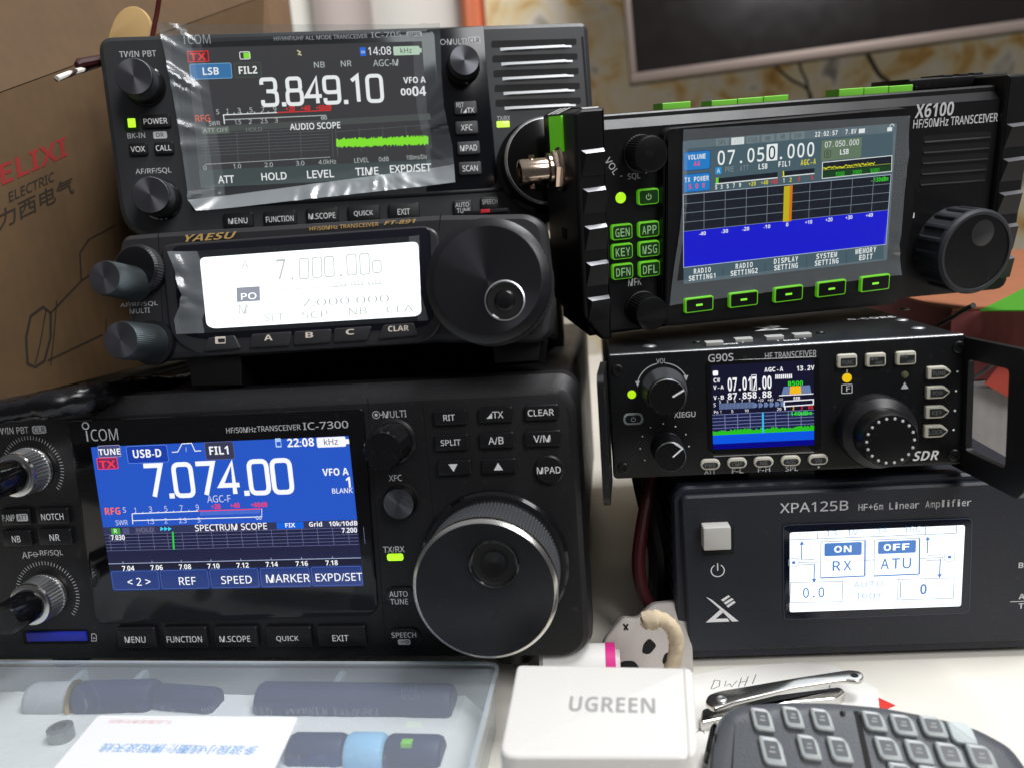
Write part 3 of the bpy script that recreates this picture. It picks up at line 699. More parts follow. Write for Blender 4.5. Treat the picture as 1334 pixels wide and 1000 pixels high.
    # speaker
    for i in range(5):
        g = Geo(); v = 55.5 + i * 19.2; du = i * 1.4
        q = d.poly([(640 + du, v - 2.6 + 0.6), (751 + du, v - 5.0), (751 + du, v + 3.4), (640 + du, v + 7.2)]); g.extr(fillet(q, .8), 0, .06, GAP)
        a = Vector(d.p(661.5 + du, v + 9.4)); b = Vector(d.p(735 + du, v + 5.6)); e = (b - a).normalized(); nv = Vector((-e.y, e.x))
        V = []
        for t_, q in ((-5, a), (0, a), (0, b), (5, b)):
            pp = q + e * t_
            V.append(pp)
        # a wedge sloping up to the light; its pale colour paints the lit edge
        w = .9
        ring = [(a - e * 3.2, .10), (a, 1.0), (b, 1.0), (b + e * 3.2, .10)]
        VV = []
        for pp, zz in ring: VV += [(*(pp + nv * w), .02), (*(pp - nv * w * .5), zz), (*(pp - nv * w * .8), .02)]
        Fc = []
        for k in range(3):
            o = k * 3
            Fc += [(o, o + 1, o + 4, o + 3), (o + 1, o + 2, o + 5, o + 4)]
        g.add(VV, Fc, mat('lit_speaker_bar', (176, 178, 180), .35)); d.mk('speaker_slot', g)
    x, y, W, H = d.crect(655.5, 162, 17, 8, .3); g = Geo(); g.extr(rr(x, y, W, H, .4), -.4, .3, glow((206, 255, 90), 1.2), .1); d.mk('indicator_light', g)
    # tuning dial
    h = 15; c = d.p(714, 209, h); k = d.sc(714, 209, h); r = 56 * k
    g = Geo(); g.lathe(*c, [(r * 1.1, .1), (r * 1.1, 2), (r * 1.0, 2.2), (r * 1.0, h - 2), (r, h - 1.0), (r * .955, h - .1), (r * .94, h)], PLS, 96, mats=[PLG, PLG, PLS, PLS, SIL, SILB, mat('mirror_black_dial', (16, 14, 13), .12, metal=.3, aniso=.4)]); d.mk('tuning_dial', g)
    return d
R705 = build_top_left()
# ================================================================== compact mobile transceiver with a glaring white screen
def build_compact():
    R, T = pose(-8.5, -15.2, .17, (-107.4, -20.7, -291.1))
    d = Dev('radio_transceiver', 'small dark grey radio with an overexposed white screen and a big plain dial', 'radio', R, T, (46, -46, -30), GROUP)
    FT = mat('charcoal_satin_plastic', (44, 44, 47), .42, bump=.14, bscale=2000, var=.06, wear=.06)
    O = fillet(d.poly([(150, 322), (158, 304), (206, 300), (572, 277), (690, 275), (712, 290), (722, 400), (716, 436), (700, 446), (562, 446), (182, 472), (170, 462)]), [4, 3, 2, 2, 4, 6, 5, 5, 4, 2, 5, 4], 5)
    g = Geo(); g.loft([(inset(O, 2.0), -16), (inset(O, .3), -10), (inset(O, 0), -5), (inset(O, .8), -1.8), (inset(O, 2.6), 0)], FT); d.mk('front_panel', g, smooth=28)
    g = Geo(); g.box(-24, 118, -30, 6, -140, -14, PLD, 2, r=2)
    g.box(-20, 110, 6, 7.2, -20, -11, FT, .4)
    d.mk('case', g)
    # raised frame round the display
    g = Geo(); B = fillet(d.poly([(212, 322), (228, 318), (556, 295), (572, 304), (578, 420), (560, 446), (262, 464), (224, 442)]), [4, 4, 4, 4, 6, 4, 4, 8], 5)
    g.loft([(B, -.5), (inset(B, .0), .7), (inset(B, .6), 1.3), (inset(B, 2.2), 1.5)], FT); d.mk('display_surround', g, smooth=28)
    g = Geo(); B = fillet(d.poly([(227, 322), (562, 297), (566, 420), (548, 428), (268, 443), (238, 436)]), [3, 3, 3, 3, 6, 4], 5)
    g.extr(B, 1.2, 1.75, mat('violet_black_glass', (15, 14, 26), .12), .2); d.mk('display_glass', g)
    z = 1.8; g = Geo(); L = fillet(d.poly([(260, 336), (545, 315), (549, 408), (542, 412), (278, 428), (269, 424)], z), [2, 2, 2, 2, 2, 2], 5)
    lcd = glow((250, 252, 255), 1.9); f1, f2, f3 = glow((214, 216, 212), 1.04), glow((226, 228, 222), 1.1), glow((168, 170, 184), 1.0)
    g.flat(L, z, lcd); z2 = z + .05
    for i, (u, v) in enumerate(((365, 351),)): d.T_(g, '7', u + 1, v, 12, f1, z2, h=25)
    for u, v, w, h in ((396, 350, 12, 25), (413, 348.5, 12, 25), (429, 347.5, 12, 25), (458, 345, 12, 26), (475, 344, 12, 26), (491, 347.5, 11, 15)):
        x, y, W, H = d.crect(u, v, w, h, z2); g.stroke(rr(x, y, W, H, .8), .45, z2, f1, closed=True)
    for u, v in ((381, 363), (444, 359)): d.rect(g, u - 1.5, v - 1.5, u + 1.5, v + 1.5, z2, f1)
    d.T_(g, '7.000.000', 449, 392, 115, glow((196, 198, 198), 1.04), z2, h=9, bold=-.005)
    d.rect(g, 308, 375, 339, 392, z2, f3); d.T_(g, 'PO', 324, 386, 20, lcd, z2 + .04, h=8)
    d.T_(g, 'A', 319, 345, 10, f2, z2, h=11); d.T_(g, 'M', 317, 403, 12, f2, z2, h=12)
    for t, u, v, w in (('SET', 357, 413.5, 26), ('SCP', 410, 410, 34), ('NB', 466, 405.5, 24), ('CLA', 521, 402.5, 36)): d.T_(g, t, u, v, w, f1, z2, h=9)
    d.T_(g, '20 40 60', 465, 369.5, 62, f2, z2, h=7); d.seg(g, (362, 378), (500, 369), .3, z2, f2)
    d.mk('screen', g)
    g = Geo()
    d.T_(g, 'YAESU', 274.5, 308.5, 67, GOLD, .6, h=8.5, bold=.03, shear=.35)
    d.T_(g, 'HF/50MHz TRANSCEIVER', 448, 295.2, 90, GOLD, .6, h=5, bold=.012); d.T_(g, 'FT-891', 521, 289.5, 42, GOLD, .6, h=5, bold=.03, shear=.3)
    d.T_(g, 'AF/RF/SQL', 181, 397, 49, GRY, .1, h=6); d.T_(g, 'MULTI', 182, 405, 26, GRY, .1, h=6)
    d.seg(g, (206, 303), (214, 455), .35, .06, GAP); d.seg(g, (574, 279), (572, 300), .4, .06, GAP)
    d.mk('lettering', g)
    # five keys under the display
    for P, t, u, v, w in ((((264, 458), (271, 440), (305, 437), (313, 454)), None, 287, 443, 0), (((325, 453), (327, 435.5), (379, 432), (377, 450)), 'A', 349.5, 440, 11),
                      (((382, 449.5), (383, 432), (431, 428.5), (430, 446)), 'B', 403, 436.5, 10), (((434, 446), (435, 428), (484, 425), (478, 443)), 'C', 456, 432.5, 11), (((492, 442), (499, 423.5), (538, 420.5), (545, 437)), 'CLAR', 519, 428, 27)):
        g = Geo(); q = d.poly(P, 2.6); g.extr(fillet(q, .8, 3), .8, 2.6, BTN, .4)
        if t: d.T_(g, t, u, v, w, mat('cream_print', (225, 212, 200), .6), 2.66, h=7, bold=.03)
        else:
            c1 = mat('cream_print', (225, 212, 200), .6); d.rect(g, 280, 439, 294, 447.5, 2.66, c1, .3); d.rect(g, 284, 441.5, 293, 446, 2.7, BTN)
        d.mk('button', g)
    # tuning dial with an off-centre finger hole
    h = 17; c = d.p(634, 365, h); k = d.sc(634, 365, h); r = 83 * k
    g = Geo(); g.lathe(*c, [(r * .96, .5), (r * .98, 3), (r, 4, .3), (r, h - 4.5, .3), (r * .985, h - 2.2), (r * .90, h - 1.0), (r * .855, h - .6), (r * .845, h - .5)], RUB, 480, knurl=120,
                      mats=[PLS, PLS, RUB, PLS, PLS, PLS, GAP, mat('spun_dial_face', (60, 60, 64), .30, metal=.85, aniso=.92)]); dial = d.mk('tuning_dial', g)
    fx, fy = d.p(657.5, 391.5, h); q = 26.5 * d.sc(657, 391, h)
    g = Geo(); g.lathe(fx, fy, [(q, h - .5), (q, h - .1), (q * .93, h + .1), (q * .86, h - .3), (q * .6, h - .42), (q * .52, h - .4), (q * .42, h + .2), (q * .2, h + .5), (.001, h + .5)], PLG, 48, mats=[PLG, SILB, PLG, GAP, GAP, CAPD, CAPD, CAPD, CAPD]); d.mk('finger_dimple', g, dial)
    # left knobs
    x, y = d.p(190, 353); q1 = d.p(135, 363, 25)
    g = Geo(); g.lathe(x, y, [(8.6, 0), (8.6, 2.5, .2), (8.6, 6, .2), (7.6, 6.8), (6.0, 7)], RUB, 200, knurl=50, mats=[PLS, RUB, PLS, PLG, PLG]); kn = d.mk('knob', g)
    k = d.sc(135, 363, 22); q = 22 * k; c = d.p(136, 362, 22)
    KS = mat('dark_grey_metal_knob', (104, 112, 116), .32, metal=.9)
    g = Geo(); g.lathe(*c, [(q, 5), (q, 6, .12), (q * .97, 20.8, .12), (q * .9, 22), (q * .2, 22), (.001, 21.7)], KS, 240, knurl=60, mats=[KS, KS, KS, CAP, CAP, CAP]); d.mk('inner_knob', g, kn)
    c = d.p(157, 443, 20); q = 24 * d.sc(157, 443, 20)
    g = Geo(); g.lathe(*c, [(q * 1.2, 0), (q * 1.2, 2.4), (q, 2.6), (q, 3.5, .12), (q * .97, 18.8, .12), (q * .9, 20), (q * .2, 20), (.001, 19.7)], KS, 240, knurl=60, mats=[PLS, PLS, KS, KS, KS, CAP, CAP, CAP]); d.mk('knob', g)
    g = Geo(); q = d.poly([(243, 462), (314, 456), (314, 502), (249, 503)], -3); g.extr(q, -26, -3, PLD, .6); d.mk('leg', g)
    g = Geo(); q = d.poly([(640, 440), (706, 436), (702, 470), (644, 474)], -8); g.extr(q, -30, -8, PLD, .6); d.mk('leg', g)
    # clip on the top edge
    g = Geo(); a = d.p(604, 281, -6); b = d.p(662, 273, -6); g.extr(d.poly([(604, 275), (662, 271), (662, 276), (604, 281)], -5), -9, -5, PLS, .3)
    g.extr(d.poly([(626, 273.2), (638, 272.2), (638, 277.2), (626, 278.2)], -4.8), -8, -4.8, mat('red_plastic', (190, 40, 50), .4), .2); d.mk('latch', g)
    return d
RFT = build_compact()
# black equipment case that the portable radio stands on, behind the compact one
d = R705
# ================================================================== field transceiver with lime keys, right
LIME = mat('lime_translucent_plastic', (112, 196, 40), .38, em=(96, 200, 30), ems=.30)
LIMEK = mat('dark_green_key_face', (18, 46, 16), .4, em=(16, 70, 10), ems=.22)
LIMET = mat('pale_green_print', (150, 190, 140), .5, em=(130, 180, 110), ems=.25)
XB = mat('field_black_metal', (16, 16, 18), .36, bump=.10, bscale=2600, var=.06, wear=.10)
def build_field():
    R, T = pose(11.2, 3.4, .6, (109.8, -19.1, -309.3))
    d = Dev('radio_transceiver', 'black field radio with lime green keys and a blue waterfall screen, at the upper right', 'radio', R, T, (10, -45, -24), GROUP)
    zb = -5.0
    g = Geo(); g.box(-78, 104, -44, 37, -46, -8, XB, 1.5)
    d.mk('case', g)
    # front plate with a sloping top edge
    O = d.poly([(762, 152), (1312, 112), (1318, 240), (1312, 376), (1180, 388), (768, 434)], zb)
    O = fillet([O[0], (O[1][0], O[1][1]), (O[2][0], O[2][1]), O[3], O[4], O[5]], [1, 3, 0, 6, 1, 2])
    def drop(P, t):                              # pull the top edge down as the slope comes forward
        ym = max(y for x, y in P); return [(x, y - t * max(0.0, min(1.0, (y - (ym - 9)) / 9))) for x, y in P]
    g = Geo(); g.loft([(O, -16), (O, zb - 4.5), (drop(O, 5.0), zb - .3), (inset(drop(O, 5.2), .3), zb)], XB); d.mk('front_panel', g, smooth=25)
    # ends with finger ledges
    for sx in (-1, 1):
        g = Geo()
        if sx < 0:
            P = [(-71, 39.5), (-80, 39.5), (-82.5, 38), (-82.5, -34), (-75, -44.5), (-71, -44.5)]
        else:
            P = [(92.5, 40.5), (92.5, -38), (97, -38), (105, -28), (106, 38), (103, 40.5)]
        g.extr(fillet(P, .8), -44, -2.4, XB, 1.2, bevz=2.2); 
        x0, x1 = (-80.5, -72.2) if sx < 0 else (94, 104)
        for i in range(5):
            y = (25.5 if sx < 0 else 22) - i * 13.2
            g.add([(x0, y, -2.2), (x1, y + .3, -2.2), (x1, y - .9, -.8), (x0 + 1.5, y - 1.2, -.8), (x0, y - 9, -2.2), (x1, y - 9, -2.2)],
                  [(3, 2, 5, 4), (0, 3, 4), (1, 5, 2)], XB)
            g.add([(x0, y, -2.2), (x1, y + .3, -2.2), (x1, y - .9, -.8), (x0 + 1.5, y - 1.2, -.8)], [(0, 1, 2, 3)], mat('ledge_glint', (116, 116, 120), .28, metal=.4))  # pale colour paints the ceiling glint on each ledge's upper slope
        g.box(x0 + 1, x1 - .5, 36.5, 39.9, -30, -3.2, mat('grey_edge_metal', (46, 46, 50), .30), 1.2)  # top block in a lighter grey than the bumper
        e = d.mk('end_bumper', g)
        if sx < 0:
            g = Geo(); g.box(-83.4, -82.4, 20, 37.6, -33, -16, LIME, .4)
            for i in range(3):
                x = -82.9
                g.add([(x + .2 - 1.0, 38.3, -33 + i * 6), (x - .8, 38.3, -31 + i * 6), (x + 3.6, 40.2, -28 + i * 6), (x + 3.6, 40.2, -30 + i * 6)], [(0, 1, 2, 3)], WHT)
            d.mk('green_window', g, e)
    # raised display block
    B = d.poly([(869, 172), (1188, 144), (1192, 270), (1171, 394), (867, 424)], 0); B = fillet(B, [3, 3, 0, 3, 3])
    g = Geo(); g.loft([(inset(B, -1.5), zb - .5), (inset(B, -.8), -1.2), (B, -.3), (inset(B, .5), 0)], XB); d.mk('display_block', g, smooth=28)
    z = .1; g = Geo()
    slate, blk, wht = glow((74, 96, 106)), glow((8, 14, 30)), glow((250, 252, 252))
    blue, cy, pk, yel, grn, red, gr = glow((2, 6, 216)), glow((24, 130, 208)), glow((255, 70, 130)), glow((236, 228, 30)), glow((60, 230, 40)), glow((236, 44, 40)), glow((140, 152, 160))
    W_, H_ = 43.2, 25.9
    g.flat(rr(0, 0, 2 * W_, 2 * H_, .6), z, slate)
    z2, z3, z4, z5 = z + .04, z + .08, z + .12, z + .16
    yt = d.p(890, 254, z)[1]; yg = d.p(889, 302, z)[1]; ybl = d.p(888.5, 349, z)[1]
    xr = d.p(1159, 250, z)[0]
    g.flat([(xr, yt), (-W_, yt), (-W_, yg), (xr, yg)], z2, blk); g.flat([(xr, yg), (-W_, yg), (-W_, ybl), (xr, ybl)], z2, blue)
    g.stroke([(xr, yt), (-W_, yt), (-W_, ybl), (xr, ybl)], .22, z3, glow((190, 200, 220)), closed=True)
    for i in range(1, 5): g.line((-W_, yt + (yg - yt) * i / 4.0), (xr, yt + (yg - yt) * i / 4.0), .16, z3 + .01, gr)
    for i in range(9):
        x = d.p(917 + 27.4 * i, 280 - 2.6 * i, z)[0]; g.line((x, yt), (x, yg), .16, z3 + .02, gr)
    d.rect(g, 1021.5, 243, 1030, 288.5, z4, glow((206, 186, 0))); d.rect(g, 1029, 242, 1031, 288, z4 + .02, glow((226, 120, 10)))
    for t, u, v in (('-40', 915, 304.5), ('-30', 944, 301.5), ('-20', 971.5, 298.5), ('-10', 999, 295.5), ('0', 1025.5, 292.8), ('+10', 1053.5, 289.7), ('+20', 1080, 286.5), ('+30', 1106, 283.5), ('+40', 1132.5, 280.6)):
        d.T_(g, t, u, v, 9 if len(t) > 1 else 3, wht, z5, h=4.5, bold=.02)
    d.Tm(g, '-130dBm', 1146, 234, 23, 5, grn, z5, bold=.02)
    for (u, v), (t1, t2) in zip(((915, 353), (969.5, 346.5), (1024, 339.5), (1077, 333.5), (1128, 327)), (('RADIO', 'SETTING1'), ('RADIO', 'SETTING2'), ('DISPLAY', 'SETTING'), ('SYSTEM', 'SETTING'), ('MEMORY', 'EDIT'))):
        d.Tm(g, t1, u, v - .5, 4.6 * len(t1), 6.2, wht, z5, bold=.02); d.Tm(g, t2, u, v + 8, 4.5 * len(t2), 6.2, wht, z5, bold=.02)
    for u, v in ((942, 356), (997, 349), (1051, 342), (1103, 335)): d.seg(g, (u, v - 7), (u - .5, v + 10), .3, z2, glow((56, 74, 84)))
    for u0, v0, u1, v1, t1, t2 in ((890.5, 199, 925, 220, 'VOLUME', '44'), (890.5, 228, 925, 248, 'TX POWER', '5.0 W')):
        d.rect(g, u0, v0, u1, v1, z2, cy, .8, frame=glow((10, 70, 150)), fw=.25); d.Tm(g, t1, (u0 + u1) / 2, v0 + 5.5, 4.3 * len(t1) - 2, 5.8, wht, z4, bold=.02); d.Tm(g, t2, (u0 + u1) / 2, v0 + 14.5, 4.4 * len(t2), 6, pk, z4, bold=.02)
    for t, u, v, hi in (('SPL', 941, 185.5, 0), ('ATU', 961, 184, 1), ('VSQL', 981, 182.2, 0), ('NB', 1000.5, 180.5, 0), ('NR', 1020, 178.5, 0), ('DNF', 1039.5, 176.8, 0)):
        d.rect(g, u - 8.3, v - 4, u + 8.3, v + 4, z2, glow((236, 240, 240)) if hi else glow((104, 122, 126)), .2); d.Tm(g, t, u, v, 3.6 * len(t), 5.2, glow((196, 200, 200)) if hi else glow((24, 36, 40)), z3)
    d.Tm(g, '22:02:57', 1076.5, 174.2, 30, 5.4, wht, z4, bold=.02); d.Tm(g, '7.8V', 1108.5, 171.6, 15, 5.4, wht, z4, bold=.02); d.rect(g, 1119, 168.3, 1126.5, 173.5, z4, wht)
    d.rect(g, 1156, 166.5, 1162, 171, z4, wht); x, y = d.p(1162.5, 165.5, z4); g.stroke([(x - 1, y - .4), (x - 1, y + .6), (x - .2, y + 1), (x + .6, y + .6), (x + .6, y)], .25, z4, wht)
    d.Tm(g, '07.05', 965.5, 203.5, 64, 16, wht, z4, bold=.012, cw=.72); d.Tm(g, '.000', 1037, 196.5, 51, 16, wht, z4, bold=.012, cw=.72)
    d.rect(g, 999, 188.5, 1012.5, 209, z3, wht); d.Tm(g, '0', 1005.7, 199, 12, 15, glow((30, 40, 60)), z4, bold=.012, cw=.72)
    d.rect(g, 1070.5, 183.5, 1121.5, 205.5, z2, glow((104, 124, 98)), .3); d.Tm(g, '07.050.000', 1097, 187, 45, 6.5, wht, z4); d.Tm(g, 'LSB', 1100, 198, 12, 6, wht, z4, bold=.02)
    d.rect(g, 1074.5, 197, 1082, 205, z3, None, .4, frame=glow((30, 40, 30)), fw=.2); d.Tm(g, 'B', 1078.2, 201, 4, 5, glow((30, 40, 30)), z4)
    d.rect(g, 932, 218.5, 940, 227, z3, glow((30, 150, 220)), .3); d.Tm(g, 'A', 936, 222.7, 5, 5.5, wht, z4)
    for t, u, v, M in (('PRE', 950.5, 220.7, gr), ('ATT', 969.5, 219, gr), ('LSB', 994, 217, wht), ('FIL1', 1022, 213.7, wht), ('AGC-A', 1053, 211.3, yel)): d.Tm(g, t, u, v, 4.1 * len(t), 6.4, M, z4, bold=0 if M is gr else .02)
    g.flat([d.p(*q, z2) for q in ((932, 233), (1013, 224.5), (1013, 231.5), (932, 240))], z2, blk); d.seg(g, (932, 240), (1013, 231.8), .35, z3, wht)
    g.flat([d.p(*q, z2) for q in ((1019, 223.8), (1061, 219.5), (1061, 226), (1019, 230.5))], z2, blk); d.seg(g, (1019, 230.5), (1061, 226.3), .35, z3, wht)
    d.rect(g, 932.5, 232, 936, 239, z4, glow((120, 220, 60))); d.seg(g, (1020.5, 223), (1020.8, 231), .5, z4, yel)
    for t, u, v, M in (('S', 933, 244.3, wht), ('3', 940, 243.6, wht), ('5', 948, 242.8, wht), ('7', 956, 242, wht), ('9', 964, 241.2, wht), ('+20', 980, 239.6, yel), ('+40', 996, 238, yel), ('+60', 1008.5, 236.8, red), ('1', 1021, 235.3, wht), ('2', 1030, 234.5, yel), ('3', 1041, 233.4, red), ('5', 1058, 231.6, red)):
        d.Tm(g, t, u, v, 3.3 * len(t), 5, M, z4, bold=.02)
    g.flat([d.p(*q, z2) for q in ((1071.5, 212), (1162, 203), (1161.5, 223.5), (1071, 233))], z2, blk); g.stroke([d.p(*q, z3) for q in ((1071.5, 212), (1162, 203), (1161.5, 223.5), (1071, 233))], .25, z3, wht, closed=True)
    d.seg(g, (1072, 222), (1161, 213.5), .22, z3 + .01, glow((150, 170, 30)))
    d.rect(g, 1072, 226, 1161, 223, z3, None); g.flat([d.p(*q, z3) for q in ((1072, 224), (1161, 215.5), (1161, 223), (1072, 232))], z3 - .01, glow((10, 60, 14)))
    for i in range(60):
        u = 1072.5 + i * 1.12; v = 219.6 - i * .105 + random.uniform(-1.4, 1.4); d.seg(g, (u, v), (u + 1.2, v + random.uniform(-1.6, 1.6)), .35, z4, yel)
    for t, u, v in (('1000', 1094, 227), ('2000', 1116.5, 224.8), ('3000', 1139.5, 222.6)): d.Tm(g, t, u, v, 12.5, 5, grn, z5)
    d.mk('screen', g)
    # print
    g = Geo(); zp = zb + .1
    d.T_(g, 'X6100', 1217.5, 143.5, 50, GRY, zp, h=15, bold=.02, shear=.08); d.T_(g, 'HF/50MHz TRANSCEIVER', 1245.5, 157.5, 109, GRY, zp, h=9.5, bold=.012)
    d.T_(g, 'SQL', 826, 230.5, 16.5, GRY, zp, h=8.5); d.T_(g, 'VOL', 797, 216.5, 22, GRY, zp, h=8.5, rot=-58); d.T_(g, 'MFK', 827, 367.5, 17, GRY, zp, h=9)
    d.seg(g, (808, 230), (811, 229.5), .3, zp, GRY); d.seg(g, (841, 226), (844, 224.5), .3, zp, GRY)
    d.rect(g, 1184, 278, 1191, 284.5, zp, WHT, .3); x, y = d.p(1187.5, 276, zp); g.stroke([(x - .7, y - .8), (x - .7, y + .2), (x, y + .8), (x + .7, y + .2), (x + .7, y - .8)], .3, zp, WHT)
    d.mk('lettering', g)
    g = Geo()
    for i in range(5):
        v = 180.5 + i * 14.0
        q = d.poly([(1203 - i * 1.2, v - 3), (1291 - i * 1.8, v - 9.5), (1291 - i * 1.8, v - 1.5), (1203 - i * 1.2, v + 5)], zp); g.extr(fillet(q, .7), zb, zp - .05, GAP)
        a = d.p(1204 - i * 1.2, v + 5.5, zp); b = d.p(1290 - i * 1.8, v - 1, zp)
        g.add([(a[0], a[1] + .5, zb), (b[0], b[1] + .5, zb), (b[0], b[1], zb + .6), (a[0], a[1], zb + .6), (a[0], a[1] - .4, zb), (b[0], b[1] - .4, zb)], [(0, 1, 2, 3), (3, 2, 5, 4)], mat('grey_edge_metal', (46, 46, 50), .3))  # lip under each slot, lighter grey than the panel
    d.mk('speaker_grille', g)
    # small keys: a glowing lime body with a dark face
    for u, v, t in ((845, 256.5, None), (810.5, 302.5, 'GEN'), (845.5, 299, 'APP'), (811, 328, 'KEY'), (846, 324.5, 'MSG'), (811.5, 354, 'DFN'), (846.5, 350.5, 'DFL')):
        zt = zb + 1.9; g = Geo(); x, y, W, H = d.crect(u, v, 27, 19, zt)
        g.extr(rr(x, y, W, H, 1.1), zb - .2, zt, LIME, .3); g.flat(rr(x + .1, y - .1, W - .9, H - .9, .8), zt + .04, LIMEK)
        if t: d.Tm(g, t, u + .5, v + .5, 20, 10, LIMET, zt + .09, bold=.012)
        else:
            g.stroke([(x + .95 * math.cos(a), y - .1 + .95 * math.sin(a)) for a in [rad(125 + i * 18) for i in range(17)]], .3, zt + .09, LIMET); g.line((x, y), (x, y + 1.2), .3, zt + .1, LIMET)
        d.mk('button', g)
    for u, v in ((911, 397), (969, 390), (1027.5, 383), (1083.5, 376), (1140.5, 369)):
        zt = 1.6; g = Geo(); x, y, W, H = d.crect(u, v, 37, 18, zt)
        g.extr(rr(x, y, W, H, .8), -.5, zt, LIME, .25); g.flat(rr(x + .1, y - .05, W - 1.1, H - 1.0, .6), zt + .04, mat('black_key_face', (10, 14, 10), .3)); g.flat(rr(x, y - .1, W * .23, .8, .2), zt + .09, mat('lime_dash', (130, 210, 60), .4, em=(120, 220, 40), ems=.8))
        d.mk('button', g)
    g = Geo(); c = d.p(808.5, 258, zb); g.lathe(*c, [(2.0, zb), (2.0, zb + .2), (1.2, zb + .6), (.001, zb + .8)], glow((176, 236, 30), 1.1), 24); d.mk('indicator_light', g)
    # volume and function knobs
    for u, v, r in ((849, 201, 22), (850, 409, 21)):
        h = 11; zt = zb + h; c = d.p(u, v, zt); q = r * d.sc(u, v, zt)
        g = Geo(); g.lathe(*c, [(q * 1.06, zb), (q * 1.06, zb + 1), (q * 1.02, zb + 1.2, .3), (q, zt - 1.0, .3), (q * .97, zt - .2), (q * .88, zt)], PLD, 240, knurl=40, mats=[PLD, PLD, PLD, PLS, CAPD, CAPD]); d.mk('knob', g)
    # tuning dial with wide grip notches
    h = 15; zt = zb + h; c = d.p(1273, 329, zt); q = 47.5 * d.sc(1273, 329, zt); n = 288; sv = mat('dial_grip_rubber', (46, 47, 52), .5, bump=.1)
    def ring(r, z, depth):
        P = []
        for i in range(n):
            a = 2 * math.pi * i / n; ph = (a * 18 / (2 * math.pi)) % 1.0
            e = max(0.0, min(1.0, (0.33 - abs(ph - .5)) / .07))
            P.append((c[0] + (r - depth * e) * math.cos(a), c[1] + (r - depth * e) * math.sin(a)))
        return P
    g = Geo(); g.loft([(ring(q * .98, zb, 0), zb), (ring(q * .98, zb + .6, 0), zb + .6), (ring(q, zb + 1.6, 1.1), zb + 1.6), (ring(q, zt - 3.2, 1.1), zt - 3.2), (ring(q, zt - 2.4, .15), zt - 2.4), (ring(q * .99, zt - .9, 0), zt - .9), (ring(q * .93, zt, 0), zt), (ring(q * .87, zt, 0), zt), (ring(q * .86, zt - .5, 0), zt - .5)], sv, capm=CAPD); dial = d.mk('tuning_dial', g, smooth=40)
    fx, fy = d.p(1281.5, 304, zt); qq = 14.5 * d.sc(1281, 304, zt)
    g = Geo(); g.lathe(fx, fy, [(qq, zt - .42), (qq * .95, zt - .38), (qq * .75, zt - 1.2 + 1.0), (qq * .4, zt + .1), (.001, zt + .2)], mat('dimple_grey', (44, 44, 46), .35), 40); d.mk('finger_dimple', g, dial)
    # green rubber caps along the top edge
    zt_ = -14
    for u0, u1, v0, v1 in ((863, 900, 139.5, 137), (927, 1028, 136.5, 128), (1093, 1190, 121, 115)):
        a = d.p(u0, v0, zt_); b = d.p(u1, v1, zt_); g = Geo(); n_ = max(1, int(round((b[0] - a[0]) / 11)))
        for i in range(n_):
            xa = a[0] + (b[0] - a[0]) * i / n_; xb = a[0] + (b[0] - a[0]) * (i + 1) / n_ - (.2 if n_ > 1 else 0); ya = a[1] + (b[1] - a[1]) * (i + .5) / n_
            g.box(xa, xb, ya - 3.2, ya + 1.3, zt_ - 9, zt_, mat('lime_rubber', (122, 206, 60), .5), .4)
        d.mk('rubber_cap', g)
    g = Geo(); a = d.p(1190, 110, -20); b = d.p(1300, 100, -20); g.box(a[0] - 2, b[0] + 5, 37, 41.5, -44, -20, XB, 1.2)
    for i in range(3): g.box(a[0] + 14 + i * 7, a[0] + 18.5 + i * 7, 41.4, 42.2, -34, -20.5, mat('grey_edge_metal', (46, 46, 50), .3), .3)
    for i in range(9): g.box(a[0] - 14 + i * 1.6, a[0] - 13.2 + i * 1.6, 37, 38.6, -30, -17, XB, .2)
    d.mk('antenna_mount', g)
    # aerial socket on the left end
    x0, y0, z0 = -82.5, 0, -21
    x0 = -82.5; y0 = d.p(730, 221, -21)[1]
    q = Geo(); q.lathe(0, 0, [(8.2, 0), (8.2, 1.2), (7.8, 1.6), (5.9, 1.7)], NICK, 48, mats=[NICK, NICK, NICK, NICK])
    hexa = [(7.6 * math.cos(rad(60 * i + 10)), 7.6 * math.sin(rad(60 * i + 10))) for i in range(6)]; q.extr(hexa, 1.7, 4.2, NICK, .5)
    q.lathe(0, 0, [(5.9, 4.2), (6.4, 4.6), (6.4, 5.6), (5.4, 6.0), (4.9, 6.2), (4.9, 15.6), (4.6, 16.4), (3.9, 16.4), (3.7, 12), (1.4, 12), (1.4, 15), (.9, 15.2)], NICK, 48, mats=[NICK] * 8 + [GAP, GAP, NICK, GOLD])
    for a in (0, 180):
        q.lathe(5.2 * math.cos(rad(a + 75)) * 0, 0, [(.001, 0), (.001, .001)], NICK, 8)
    for s_ in (1, -1): q.tube([(0, 0, 11.5), (0, 6.1 * s_, 11.5)], 1.1, NICK, 12); q.tube([(0 + 0, 0, 11.5), (6.1 * s_, 0, 11.5)], 1.1, NICK, 12)
    g = Geo(); g.v = [(x0 - c_, y0 + b_, z0 + a_) for a_, b_, c_ in q.v]; g.f = q.f; g.mi = q.mi; g.mats = q.mats
    d.mk('antenna_socket', g)
    g = Geo(); g.box(-83.0, -82.4, y0 - 26, y0 - 22, -24, -19, GAP, .2); d.mk('side_port', g)
    # rear foot
    g = Geo(); g.box(-60, 84, -46.4, -44, -44, -28, PLD, 1); d.mk('stand', g)
    return d
RX = build_field()
